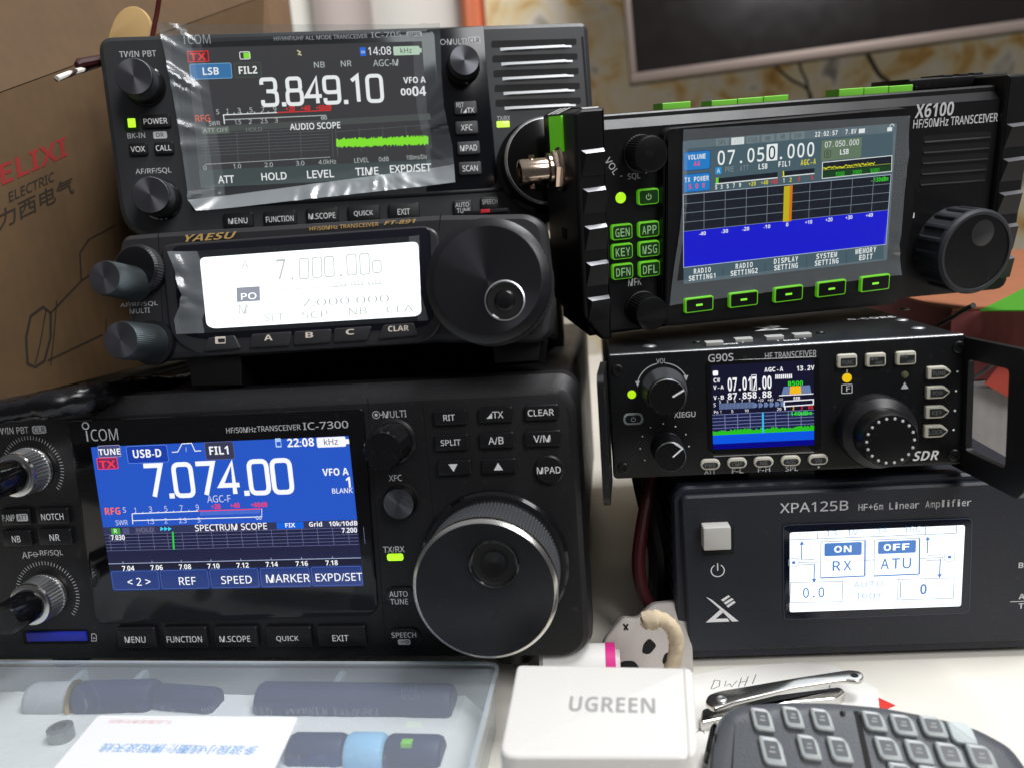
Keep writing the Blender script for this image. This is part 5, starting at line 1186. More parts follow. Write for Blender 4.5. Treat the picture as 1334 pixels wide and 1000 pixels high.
# -- over the portable radio's display: loose, crumpled on the left, folded outwards along the bottom
c1 = creases(34, 3)
def z705(t, v, x, y):
    w = max(0, 1 - t / .16) + max(0, (t - .86) / .14) + .6 * max(0, (v - .78) / .22) + .25 * max(0, .1 - v) / .1
    z = .75 + .022 * c1(x, y) + abs(c1(x * 1.7 + 9, y * 1.7)) * 1.7 * min(1.0, w)
    z += 5.5 * max(0, (v - .80) / .20) ** 1.15 + 2.0 * max(0, 1 - t / .13) ** 1.3 + 1.6 * max(0, (t - .93) / .07)
    return z + max(0, .06 - v) * 20
L705 = [(207, 33), (214, 62), (222, 100), (231, 150), (238, 195), (243, 232), (247, 262), (262, 278)]
R705_ = [(573, 33), (574, 62), (575, 100), (578, 140), (583, 165), (589, 190), (591, 216), (592, 241)]
sheet(R705, 'crumpled loose clear film over the screen of the portable radio at the top', L705, R705_, z705, lambda t, v: LIT_FOLD if v > .85 else EDGE if t < .10 else FILM if (t < .14 or t > .90 or v < .06) else FILMS, 110, 70)
# -- over the field radio's display: a little larger than the glass, lifting at its edge
c2 = creases(14, 11)
def zx(t, v, x, y):
    w = max(0, 1 - t / .07) + max(0, (t - .93) / .07) + max(0, 1 - v / .09) + max(0, (v - .90) / .10)
    return .42 + .012 * c2(x, y) + w * .55 + abs(c2(x * 2, y * 2)) * .6 * min(1, w)
sheet(RX, 'clear film with lifted wavy edges over the blue screen of the lime key radio', [(890, 169), (889, 230), (889, 262), (886, 300), (879, 345), (872, 398)], [(1185, 151), (1184, 200), (1179, 250), (1176, 290), (1172, 320), (1174, 358)], zx, lambda t, v: EDGE if (t < .025 or t > .93 or v < .08 or v > .89) else FILMS, 90, 60)
# -- over the compact radio's display glass
c3 = creases(22, 5)
def zf(t, v, x, y):
    w = max(0, 1 - t / .12) + max(0, (t - .95) / .05)
    return 2.0 + .01 * c3(x, y) + abs(c3(x * 1.5, y * 1.5)) * .9 * min(1, w) + 2.2 * max(0, 1 - t / .11) ** 1.4 + 1.2 * max(0, (t - .955) / .045)
sheet(RFT, 'clear film curling at the left edge of the glaring white screen', [(226, 330), (233, 345), (236, 362), (243, 384), (240, 400), (233, 418), (236, 436)], [(548, 308), (549, 326), (547, 350), (548, 372), (552, 390), (557, 405), (560, 418)], zf, lambda t, v: EDGE if t < .105 or t > .955 else FILMS, 90, 36)
# ================================================================== desk
WOOD = mat('desk_white_laminate', (226, 221, 210), 0.33, bump=0.05, var=0.05)
d = Dev('desk', 'white laminate desk top under all the radios', 'desk', FLATR, (0, DESK, -500), (0, 0, -28), single=True)
g = Geo(); g.box(-900, 900, -380, 420, -28, 0, WOOD, 2); d.mk('desk', g)
ID = Matrix.Identity(3)

# ------------------------------------------------------------------ wall behind
m = bpy.data.materials.new('marbled_wallpaper'); m.use_nodes = True; nt = m.node_tree; b = nt.nodes['Principled BSDF']; b.inputs['Roughness'].default_value = .6
tc = nt.nodes.new('ShaderNodeTexCoord'); n1 = nt.nodes.new('ShaderNodeTexNoise'); n1.inputs['Scale'].default_value = 15; n1.inputs['Detail'].default_value = 6; n1.inputs['Distortion'].default_value = .8
r1 = nt.nodes.new('ShaderNodeValToRGB'); e = r1.color_ramp.elements
e[0].position = .30; e[0].color = lin((150, 146, 134)); e[1].position = .72; e[1].color = lin((176, 128, 66))
for p_, c_ in ((.42, (238, 230, 212)), (.54, (234, 216, 172)), (.63, (214, 172, 100))):
    q = e.new(p_); q.color = lin(c_)
nt.links.new(tc.outputs['Object'], n1.inputs['Vector']); nt.links.new(n1.outputs[0], r1.inputs[0]); nt.links.new(r1.outputs[0], b.inputs['Base Color'])
d = Dev('wall', 'wall with marbled ochre and cream wallpaper behind everything', 'wall', ID, (0, -900, -1400), single=True, kind='thing')
g = Geo(); g.box(-1700, 1900, 0, 2300, -60, 0, m); d.mk('wall', g)

# ------------------------------------------------------------------ television on the wall
O_, X_, Y_ = wp(822, 109, 1180), wp(1400, 30, 1120), wp(811, -40, 1180)
R, T = frame3(O_, X_, Y_)
d = Dev('television', 'large dark television with a thin silver frame on the wall', 'television', R, T, (300, 0, -30))
a = d.p(1560, 20); W_, H_ = a[0], 420
g = Geo(); g.box(0, W_, 0, H_, -34, -6, PLD, 3); d.mk('body', g)
g = Geo(); SB = mat('satin_silver_bezel', (142, 128, 120), .4, metal=.5)
g.box(0, W_, 0, 13, -8, 0, SB, 1.5); g.box(0, 9, 13.01, H_, -8, 0, SB, 1.5); d.mk('bezel', g)
g = Geo(); g.box(9.02, W_, 13.02, H_, -8, -2, mat('dark_television_screen', (30, 25, 25), .16, var=.02)); d.mk('screen', g)
CAB = mat('dark_cable', (34, 30, 28), .5)
for lab, P, r in (('thin dark cable hanging below the television, leftmost', ((1000, 70, 1290), (1012, 88, 1290), (1030, 104, 1290), (1056, 124, 1285), (1062, 190, 1280)), 2.2), ('thin dark cable below the television meeting another cable', ((1035, 60, 1290), (1044, 92, 1288), (1052, 112, 1286), (1060, 170, 1285)), 2.0), ('thicker dark cable below the television on its right', ((1120, 50, 1290), (1134, 78, 1290), (1146, 98, 1290), (1164, 118, 1285), (1180, 190, 1285)), 3.4)):
    s = Dev('cable', lab, 'cable', ID, wp(*P[-1]), single=True); g = Geo(); g.tube([p_ - s.T for p_ in spline([wp(*q) for q in P], 6)], r, CAB, 8); s.mk('cable', g)

# ------------------------------------------------------------------ curtain and orange edge
def curtain(lab, u0, u1, depth, M, amp, waves, name='curtain'):
    p0 = wp(u0, 40, depth); p1 = wp(u1, 40, depth); s = Dev(name, lab, 'curtain', ID, (p0.x, -600, p0.z), single=True)
    n = 80; w = p1.x - p0.x; ring = [(w * i / n, amp * math.sin(waves * 2 * math.pi * i / n)) for i in range(n + 1)] + [(w * i / n, amp * math.sin(waves * 2 * math.pi * i / n) - 2) for i in range(n, -1, -1)]
    q = Geo(); q.loft([(ring, 0), (ring, 1500)], M); g = Geo(); g.v = [(x, z, y) for x, y, z in q.v]; g.f = q.f; g.mi = q.mi; g.mats = q.mats; s.mk(name, g, smooth=60)
curtain('cream curtain hanging behind the portable radio', 352, 415, 1260, mat('cream_cloth', (236, 234, 224), .8), 6, 1)
curtain('taupe curtain between two pale ones', 411, 487, 1250, mat('taupe_cloth', (196, 182, 176), .8), 5, 1)
curtain('wide pale grey curtain behind the top of the portable radio', 483, 606, 1260, mat('pale_grey_cloth', (226, 222, 214), .8), 5, 1)
curtain('narrow orange curtain edge against the wallpaper', 603, 634, 1240, mat('orange_cloth', (214, 124, 88), .8), 8, 1)

# ------------------------------------------------------------------ cardboard boxes on the left
def card_mat(name, c):
    m = mat(name, c, .75); nt = m.node_tree; b = nt.nodes['Principled BSDF']
    tc = nt.nodes.new('ShaderNodeTexCoord'); n = nt.nodes.new('ShaderNodeTexNoise'); n.inputs['Scale'].default_value = 60; n.inputs['Detail'].default_value = 8; n.inputs['Roughness'].default_value = .7
    mr = nt.nodes.new('ShaderNodeMix'); mr.data_type = 'RGBA'; mr.inputs[6].default_value = lin(tuple(v * .82 for v in c)); mr.inputs[7].default_value = lin(tuple(min(255, v * 1.1) for v in c))
    nt.links.new(tc.outputs['Object'], n.inputs['Vector']); nt.links.new(n.outputs[0], mr.inputs[0]); nt.links.new(mr.outputs[2], b.inputs['Base Color'])
    bu = nt.nodes.new('ShaderNodeBump'); bu.inputs['Strength'].default_value = .35; bu.inputs['Distance'].default_value = .0025
    n2 = nt.nodes.new('ShaderNodeTexNoise'); n2.inputs['Scale'].default_value = 14; n2.inputs['Detail'].default_value = 3; nt.links.new(tc.outputs['Object'], n2.inputs['Vector'])
    wv = nt.nodes.new('ShaderNodeTexWave'); wv.inputs['Scale'].default_value = 55; wv.bands_direction = 'X'; wv.inputs['Distortion'].default_value = .4; nt.links.new(tc.outputs['Object'], wv.inputs['Vector'])
    ad = nt.nodes.new('ShaderNodeMath'); ad.operation = 'MULTIPLY_ADD'; ad.inputs[1].default_value = .10; nt.links.new(wv.outputs['Fac'], ad.inputs[0]); nt.links.new(n2.outputs[0], ad.inputs[2])
    ae = nt.nodes.new('ShaderNodeMath'); ae.operation = 'MULTIPLY_ADD'; ae.inputs[1].default_value = .2; nt.links.new(n.outputs[0], ae.inputs[0]); nt.links.new(ad.outputs[0], ae.inputs[2]); nt.links.new(ae.outputs[0], bu.inputs['Height']); nt.links.new(bu.outputs[0], b.inputs['Normal'])
    return m
CARD = card_mat('brown_cardboard', (98, 75, 49)); CARD2 = card_mat('lighter_cardboard', (138, 108, 80))
R, T = frame3(wp(0, 531, 322), wp(300, 446, 440), wp(0, 120, 345))
d = Dev('cardboard_box', 'brown carton with red and black printing beside the radios on the left', 'box', R, T, (60, 0, -70))
P = d.poly([(-90, 548), (330, 440), (345, -6), (-90, 153)]); g = Geo(); g.extr(P, -150, 0, CARD, .8)
d.mk('body', g)
g = Geo(); hx0 = P[3]; hx1 = P[2]
V = []
for (x, y), up_, z_ in ((hx0, 0, .2), (hx1, 0, .2), (hx1, 170, -60), (hx0, 170, -60)): V.append((x, y + up_, z_))
V += [(x, y, z - 3) for x, y, z in V]; g.add(V, [(0, 1, 2, 3), (7, 6, 5, 4), (0, 4, 5, 1), (1, 5, 6, 2), (2, 6, 7, 3), (3, 7, 4, 0)], CARD); d.mk('flap', g)
INK = mat('black_carton_ink', (46, 38, 30), .8); RED = mat('red_carton_ink', (150, 44, 42), .8)
def on_card(g, t, o, x_end, y_end, M, bold=.02, ch=None):
    """letters filling the parallelogram from pixel o to x_end (along) and y_end (up)"""
    a = Vector(d.p(*o, .15)); bx = Vector(d.p(*x_end, .15)) - a; by = Vector(d.p(*y_end, .15)) - a
    V, Fc, x0, x1, y0, y1 = text_mesh(t, bold)
    g.add([(*(a + bx * ((x - x0) / (x1 - x0)) + by * ((y - y0) / (y1 - y0))), .15) for x, y in V], Fc, M)
g = Geo()
on_card(g, 'DELIXI', (-26, 255), (88, 203), (-30, 228), RED, .03); on_card(g, 'ELECTRIC', (12, 264), (71, 236), (11, 251), INK, .012)
on_card(g, '\u5fb7\u529b\u897f\u7535\u6c14', (-30, 316), (97, 252), (-33, 290), INK, .01)
def ln(*P_, w=.9): g.stroke([d.p(*q, .15) for q in P_], w, .15, INK)
ln((36, 474), (46, 478), (58, 470), (66, 440), (66, 408), (56, 400), (40, 412), (34, 440), (36, 474), w=1.1); ln((46, 474), (52, 450), (60, 404), w=.6); ln((62, 470), (134, 436), w=.8); ln((66, 408), (106, 366), (104, 330), (116, 312), w=.8); ln((116, 312), (150, 294), w=.6); ln((106, 366), (128, 352), w=.8); ln((66, 476), (70, 440), (74, 392), w=.6); ln((138, 414), (138, 450), w=.5)
d.mk('printing', g)
# seam tape line on the flap edge and the cut tab of a second carton behind
p0 = wp(250, 320, 640); d = Dev('cardboard_box', 'plain lighter carton standing behind the printed one', 'box', rm('Y', 8), (p0.x, p0.y, p0.z), single=True)
a = d.p(196, 20); b_ = d.p(352, 20); g = Geo(); g.box(a[0], b_[0], 0, 320, -200, 0, CARD2, 1); d.mk('cardboard_box', g)
p0 = wp(172, 53, 384); d = Dev('cardboard_tab', 'pale rounded card tab standing on the back of the portable radio', 'card', ID, p0, single=True)
g = Geo(); q = [d.p(*s_) for s_ in ((141, 54), (142, 45), (150, 22), (164, 9), (180, 8), (192, 20), (199, 45), (200, 54))]; g.extr(fillet(q, 4, 4), -3, 0, mat('pale_card', (214, 178, 120), .7), .3); d.mk('cardboard_tab', g)
# cords by the carton
s = Dev('cord', 'dark red cord hanging down to the top of the portable radio', 'cord', ID, wp(198, 52, 384), single=True); g = Geo(); g.tube([p_ - s.T for p_ in spline([wp(216, -120, 380), wp(209, -20, 383), wp(205, 14, 384), (wp(201, 34, 384)), wp(198, 52, 384)], 6)], 1.1, mat('dark_red_cord', (84, 22, 20), .5), 8); s.mk('cord', g)
m = mat('braided_cord', (220, 214, 204), .7); nt = m.node_tree; wv = nt.nodes.new('ShaderNodeTexWave'); wv.inputs['Scale'].default_value = 95; wv.bands_direction = 'DIAGONAL'; wv.inputs['Distortion'].default_value = 2; tc = nt.nodes.new('ShaderNodeTexCoord'); rp = nt.nodes.new('ShaderNodeValToRGB'); rp.color_ramp.elements[0].color = lin((60, 40, 36)); rp.color_ramp.elements[1].color = lin((225, 220, 212)); rp.color_ramp.elements[0].position = .2; rp.color_ramp.elements[1].position = .4
nt.links.new(tc.outputs['Object'], wv.inputs['Vector']); nt.links.new(wv.outputs[0], rp.inputs[0]); nt.links.new(rp.outputs[0], nt.nodes['Principled BSDF'].inputs['Base Color'])
s = Dev('cord', 'white and black braided cord end beside the portable radio', 'cord', ID, wp(76, 103, 332), single=True); g = Geo(); g.tube([p_ - s.T for p_ in spline([wp(74, 103, 330), wp(92, 96, 338), wp(112, 90, 350), wp(140, 80, 368)], 6)], 1.2, m, 10); s.mk('cord', g)
s = Dev('plug', 'small dark red plug beside the braided cord', 'plug', ID, wp(112, 82, 346), single=True); g = Geo(); g.tube([wp(100, 85, 345) - s.T, wp(104, 83.5, 347) - s.T, wp(135, 78, 356) - s.T], [1.2, 2.2, 2.2], mat('dark_red_rubber', (58, 20, 20), .5), 10); s.mk('plug', g)
# crumpled black bag on the back of the large radio
s = Dev('plastic_bag', 'rolled glossy black bag lying on the large radio below the carton', 'bag', ID, wy(90, 530, -60), single=True)
g = Geo(); pts = spline([wy(-60, 548, -55), wy(20, 534, -54), wy(90, 522, -53), wy(150, 511, -54), wy(215, 497, -57), wy(260, 487, -62)], 10); n = len(pts); rr_ = random.Random(4)
q = Geo(); q.tube([p_ - s.T for p_ in pts], [max(.8, 5.0 * math.sin(math.pi * (.12 + .86 * i / n)) + rr_.uniform(-.5, .5)) for i in range(n)], mat('black_bag_film', (14, 14, 16), .22, bump=.6, bscale=120), 20)
q.v = [(x + rr_.uniform(-.35, .35), y + rr_.uniform(-.35, .35), z + rr_.uniform(-.3, .3)) for x, y, z in q.v]; s.mk('plastic_bag', q, smooth=60)

# ------------------------------------------------------------------ support under the portable radio
Rs, Ts = R705.R, R705.T
c0 = Ts + Rs @ Vector((0, -43, -40)); top7300 = -66
s = Dev('equipment_case', 'plain black case carrying the portable radio, in the dark behind the compact one', 'case', ID, (c0.x - 6, top7300, c0.z - 12), single=True)
g = Geo(); g.box(-70, 92, 0, c0.y - top7300 - 5.5, -52, 30, PLD, 2, r=2); s.mk('equipment_case', g)

# ------------------------------------------------------------------ stacked cartons behind the small radio, right
yt_ = wp(1250, 406, 345).y; ym = wp(1290, 508, 335).y
s = Dev('carton', 'maroon sided carton with a brown top behind the small radio', 'box', rm('Y', -4), (300, ym + .5, -345), (0, 0, -120))
g = Geo(); g.box(-104, 180, 0, yt_ - ym - 1.2, -260, 0, card_mat('maroon_card', (128, 62, 62)), .6); s.mk('body', g)
g = Geo(); g.box(-104, 180, yt_ - ym - 1.18, yt_ - ym, -262, .8, card_mat('red_brown_card', (150, 92, 60)), .3); s.mk('lid', g)
s = Dev('card_sheet', 'bright green card lying on the brown carton at the right edge', 'card', FLATR, wy(1320, 395, yt_ + .6), single=True)
g = Geo(); P = [s.p(*q) for q in ((1276, 405), (1305, 391), (1345, 370), (1420, 355), (1430, 405))]; g.extr(P, -.3, .3, mat('green_card', (62, 140, 24), .5)); s.mk('card_sheet', g)
s = Dev('carton', 'grey carton under the maroon one, seen through the handle', 'box', rm('Y', -4), (296, DESK, -332), (0, 0, -120), single=True)
g = Geo(); g.box(-106, 180, 0, ym - DESK, -270, 0, card_mat('grey_card', (150, 146, 144)), .8); s.mk('carton', g)
s = Dev('card_sheet', 'orange red leaflet leaning on the maroon carton, seen through the handle', 'leaflet', ID, wp(1300, 512, 333), single=True)
g = Geo(); P = [s.p(*q) for q in ((1283, 500), (1300, 478), (1345, 470), (1350, 524), (1318, 520))]; g.extr(P, -.5, 0, mat('orange_red_paper', (160, 58, 44), .5)); s.mk('card_sheet', g)
s = Dev('cable', 'thin dark cable end poking out above the small radio', 'cable', ID, wp(1232, 420, 330), single=True); g = Geo(); g.tube([p_ - s.T for p_ in spline([wp(1222, 424, 338), wp(1240, 414, 332), wp(1252, 406, 326), wp(1268, 398, 318)], 5)], [1.0] * 15 + [1.2], CAB, 8); s.mk('cable', g)
s = Dev('cable', 'thin dark cable seen through the handle of the small radio', 'cable', ID, wp(1300, 472, 328), single=True); g = Geo(); g.tube([p_ - s.T for p_ in spline([wp(1255, 500, 330), wp(1278, 486, 329), wp(1295, 474, 328), wp(1320, 466, 328), wp(1350, 462, 328)], 5)], .9, CAB, 8); s.mk('cable', g)
# ================================================================== things on the desk in front
def milky(name, haze, tint, rough):
    return film_material(name, haze, rough, tint, 1.0, 30)
BOXM = milky('milky_polypropylene', .19, (248, 251, 255), .05)
BOXW = milky('milky_wall_polypropylene', .30, (226, 236, 242), .2)
LZ = -148 - DESK
d = Dev('storage_box', 'flat translucent plastic box of antenna parts lying in front of the large radio', 'storage box', flat_turn(0, 861, 640, 863, -148), (-105, DESK, -215))
TL, TR = d.p(-150, 862, LZ), d.p(643, 862, LZ); BR = d.p(622, 1010, LZ)
x0, x1, y1, y0 = TL[0], (TR[0] + BR[0]) / 2, (TL[1] + TR[1]) / 2, BR[1] - 45
O = rr((x0 + x1) / 2, (y0 + y1) / 2, x1 - x0, y1 - y0, 4, 6)
g = Geo(); I = inset(O, 1.4)
g.loft([(O, LZ - 1.2), (O, LZ - .3), (inset(O, .4), LZ)], BOXM, cap0=False)
LIP = milky('milky_lid_lip', .45, (236, 244, 250), .15); R1, R2 = inset(O, -.5), inset(O, .9)
V = [(*q, LZ - .9) for q in R1] + [(*q, LZ + .35) for q in R1] + [(*q, LZ + .35) for q in R2] + [(*q, LZ + .02) for q in R2]; n_ = len(R1)
g.add(V, [(k * n_ + i, k * n_ + (i + 1) % n_, (k + 1) * n_ + (i + 1) % n_, (k + 1) * n_ + i) for k in range(3) for i in range(n_)], LIP); d.mk('lid', g, smooth=30)
g = Geo(); O2 = inset(O, .8)
g.loft([(inset(O, 2.2), 0), (O2, LZ - 1.6)], BOXW, cap0=True, cap1=False)
for u in (108, 188, 446): 
    q = d.p(u, 868, LZ - 1); g.box(q[0] - 1.2, q[0] + 1.2, y1 - 9, y1 - 1.2, 2, LZ - 2.2, BOXW, .3)
d.mk('tray', g, smooth=30)
def inside(name, lab, cat): return Dev(name, lab, cat, d.R, d.T, (0, 0, 0))
m = mat('white_bubble_wrap', (222, 222, 216), .35, bump=1.0, bscale=260)
s = Dev('foam_sheet', 'white packing foam lining the translucent box', 'foam', d.R, d.T, (0, -30, 1), single=True); g = Geo()

# a padded sheet whose top sags and puckers between the parts
nx, ny = 90, 40; fx0, fx1, fy0, fy1 = x0 + 4, x1 - 4, y0 + 4, y1 - 2.6; rf = random.Random(8); bl_c = [(rf.uniform(fx0, fx1), rf.uniform(fy0, fy1), rf.uniform(6, 14), rf.uniform(-.9, .7)) for _ in range(60)]
V = []
for j in range(ny + 1):
    for i in range(nx + 1):
        x = fx0 + (fx1 - fx0) * i / nx; y = fy0 + (fy1 - fy0) * j / ny; e_ = min(i, nx - i, (ny - j) * 3, 3) / 3
        V.append((x, y, 3 + (11.0 + sum(h_ * math.exp(-((x - a) ** 2 + (y - b) ** 2) / w_ ** 2) for a, b, w_, h_ in bl_c) + rf.uniform(-.12, .12)) * e_ ** .6))
g.add(V, [(j * (nx + 1) + i, j * (nx + 1) + i + 1, (j + 1) * (nx + 1) + i + 1, (j + 1) * (nx + 1) + i) for j in range(ny) for i in range(nx)], m); g.box(fx0 + .5, fx1 - .5, fy0 + .5, fy1 - .5, 1, 2.9, m)
s.mk('foam_sheet', g)
NV = mat('navy_rubber', (16, 32, 76), .5); 
def rod(lab, P, r, z, mats, cat='antenna', name='antenna_section'):
    """parts laid end to end along pixel points on the plane z; one part per pair"""
    a = [Vector((*d.p(u, v, z), z)) for u, v in P]; b = sum(a, Vector()) / len(a)
    s = Dev(name, lab, cat, d.R, d.T, (b.x, b.y, z - max(r)))
    for i in range(len(a) - 1):
        M, nm = mats[i]; g = Geo(); e = (a[i + 1] - a[i]).normalized(); L = (a[i + 1] - a[i]).length; f = min(2.0, L * .3)
        g.tube([a[i] + e * .02, a[i] + e * f * .3, a[i] + e * f, a[i + 1] - e * f, a[i + 1] - e * f * .3, a[i + 1] - e * .02], [r[i] * .7, r[i] * .9, r[i], r[i], r[i] * .92, r[i] * .75], M, 24); s.mk(nm, g)
    return s
zr = 15.2
rod('grey capped antenna section with a brass ring at the left in the box', [(40, 912), (96, 911), (103, 910.5), (205, 908), (284, 914)], [6.3, 6.8, 6.4, 5.0], zr, [(mat('grey_plastic_cap', (168, 170, 170), .4), 'end_cap'), (mat('brass_ring', (190, 160, 90), .3, metal=1), 'ring'), (NV, 'sleeve'), (NV, 'narrow_sleeve')])
rod('plain navy antenna section at the back right in the box', [(338, 912), (592, 916)], [6.4], zr, [(NV, 'sleeve')])
sx = rod('navy antenna section with a pale blue label in the box', [(378, 980), (452, 981), (504, 982), (578, 984)], [6.0, 6.25, 6.0], zr - 1, [(NV, 'sleeve'), (mat('pale_blue_label', (140, 190, 220), .5), 'label'), (NV, 'sleeve')])
g = Geo(); q = d.p(530, 966, zr + 5); g.box(q[0] - 1.6, q[0] + 1.6, q[1] - 1.2, q[1] + 1.2, zr + 3.6, zr + 5.4, mat('green_fleck', (120, 200, 60), .5), .2); sx.mk('sticker', g)
s = Dev('clip', 'small grey metal clip under the left antenna section', 'clip', d.R, d.T, (*d.p(78, 948, 18), 15), single=True); g = Geo(); c = d.p(78, 948, 18); g.lathe(*c, [(4, 14.1), (4, 18.4), (2.4, 18.8), (2.4, 16), (.001, 16)], mat('grey_metal', (150, 152, 150), .35, metal=.8), 32); s.mk('clip', g)
# card lying on the lid, its print upside down
zc = LZ + .5; s = Dev('instruction_card', 'white card with upside-down blue writing on the translucent box', 'card', d.R, d.T, (*d.p(230, 990, zc), zc), single=True); g = Geo()
P = [s.p(*q, zc) for q in ((128, 931), (389, 933), (330, 1060), (20, 1060))]; g.extr(fillet(P, 1.5, 3), zc - .3, zc, mat('white_card', (228, 228, 232), .5))
BLU = mat('blue_print', (128, 172, 214), .6); a = s.p(231, 975, zc); w = abs(s.p(336, 972, zc)[0] - s.p(127, 977, zc)[0]); h = abs(s.p(231, 969.5, zc)[1] - s.p(231, 981.5, zc)[1])
g.text('\u591a\u6ce2\u6bb5\u5c0f\u7ebf\u5708\u4fbf\u643a\u77ed\u6ce2\u5929\u7ebf', a[0], a[1], zc + .05, w, BLU, h=h, bold=.012, rot=180)
a = s.p(183, 939.5, zc); g.text('\u793c\u54c1\u8d60\u9001\u8bf7\u52ff\u9000\u56de', a[0], a[1], zc + .05, abs(s.p(226, 939, zc)[0] - s.p(142, 941, zc)[0]), mat('faded_red_print', (222, 180, 172), .6), h=h * .45, rot=180); s.mk('instruction_card', g)
# white charger block
U = Dev('charger', 'white charger block lying beside the translucent box', 'charger', flat_turn(673, 864, 902, 868, DESK + 40), (20, DESK, -195), (0, 0, 0))
zt = 40; P = fillet([U.p(673, 864, zt), U.p(648, 985, zt), U.p(910, 985, zt), U.p(902, 868, zt)], [2, 5, 5, 2], 4)
UW = mat('warm_white_plastic', (220, 218, 213), .28, var=.04)
g = Geo(); g.extr(P, 0, zt, UW, 1.3); U.mk('body', g)
g = Geo(); a = U.p(797, 917, zt + .05); w = U.p(853, 917, zt)[0] - U.p(741, 917, zt)[0]; h = U.p(797, 907, zt)[1] - U.p(797, 927, zt)[1]; g.text('UGREEN', a[0], a[1], zt + .05, w, mat('silver_grey_print', (158, 158, 156), .4), h=h, bold=.02); U.mk('lettering', g)
g = Geo(); q = [U.p(891, 868, zt + .02), U.p(898, 985, zt + .02)]; g.line(q[0], q[1], .35, zt + .05, mat('seam_grey', (176, 172, 164), .5)); U.mk('seam', g)
# paper with pen marks, red slip
s = Dev('paper', 'white paper with pen scribbles under the metal tool', 'paper', FLATR, (80, DESK, -235), (0, 0, 0), single=True); g = Geo()
P = [s.p(*q, .3) for q in ((895, 880), (960, 868), (1040, 862), (1086, 866), (1143, 897), (1146, 925), (1100, 1000), (895, 1000))]; g.extr(P, .05, .35, mat('white_paper', (232, 230, 224), .6))
PEN = mat('pen_ink', (70, 70, 78), .6)
for W_ in (((926, 897), (931, 885), (938, 886), (937, 893), (928, 897)), ((946, 886), (944, 893), (951, 890), (953, 894), (960, 886)), ((966, 882), (962, 894)), ((975, 880), (970, 893)), ((964, 888), (974, 886)), ((985, 878), (980, 890)), ((1092, 890), (1084, 889), (1080, 894), (1085, 899), (1092, 897)), ((925, 920), (918, 935), (926, 940)), ((905, 955), (914, 948), (918, 955))):
    g.stroke([s.p(*q, .4) for q in W_], .28, .4, PEN)
s.mk('paper', g)
s = Dev('paper_slip', 'small red paper corner beside the white paper', 'paper', FLATR, s.T, (0, 0, 0), single=True); g = Geo(); g.extr([s.p(*q, .2) for q in ((1142, 907), (1166, 918), (1150, 925), (1140, 920))], .02, .3, mat('red_paper', (214, 52, 40), .5)); s.mk('paper_slip', g)
# nail clippers
s = Dev('nail_clippers', 'shiny metal nail clippers lying on the scribbled paper', 'nail clippers', FLATR, (80, DESK, -235), (30, 0, .4))
g = Geo(); P = [s.p(*q, 9) for q in ((918, 914), (922, 904), (936, 899), (1040, 881), (1106, 871), (1122, 873), (1126, 880), (1120, 886), (1100, 884), (1040, 893), (960, 912), (930, 922))]; g.extr(fillet(P, 1.5, 4), 7.5, 9, SIL, .6)
c = s.p(940, 911, 9); g.lathe(*c, [(1.7, 9), (1.7, 9.5), (1.2, 9.8), (.5, 9.6), (.001, 9.6)], SILB, 24); c = s.p(1113, 879, 9); g.flat(circ(*c, 1.3, 20), 9.05, GAP); s.mk('lever', g)
g = Geo(); P = [s.p(*q, 4) for q in ((912, 940), (914, 922), (940, 917), (1000, 905), (1094, 893), (1102, 899), (1090, 908), (1000, 916), (940, 934))]; g.extr(fillet(P, 1.5, 4), .5, 4, SIL, .8); s.mk('jaw', g)
# hand microphone
R = rm('Y', -6) @ rm('X', -52) @ rm('Z', -8)
c = wp(1140, 985, 196); h_ = Dev('hand_microphone', 'dark grey hand microphone with pale rubber keys in the lower right corner', 'microphone', R, c, (0, -30, -22))
MG = mat('mic_dark_plastic', (76, 79, 84), .42, bump=.3, bscale=1600, var=.06, wear=.05)
P = h_.poly([(934, 940), (944, 922), (966, 913), (1010, 909), (1080, 909), (1150, 915), (1215, 927), (1275, 943), (1322, 968), (1352, 1010), (1352, 1100), (1340, 1180), (925, 1180), (922, 1060), (926, 980)])
P = fillet(P, 3, 4)
g = Geo(); g.loft([(inset(P, 4), -24), (inset(P, 1), -20), (P, -12), (P, -4.5), (inset(P, .8), -1.8), (inset(P, 2.6), -.4), (inset(P, 4.5), 0)], MG); h_.mk('body', g, smooth=40)
g = Geo(); q = h_.poly([(1112, 925), (1119, 926), (1150, 1060), (1140, 1060)], .02); g.flat(q, .06, GAP); h_.mk('groove', g)
KM = mat('pale_rubber_key', (160, 166, 166), .32); KB = mat('smoky_key_patch', (84, 87, 90), .3); KL = mat('pale_key_mark', (146, 150, 152), .5); KC = mat('plain_pale_key', (190, 198, 198), .5)
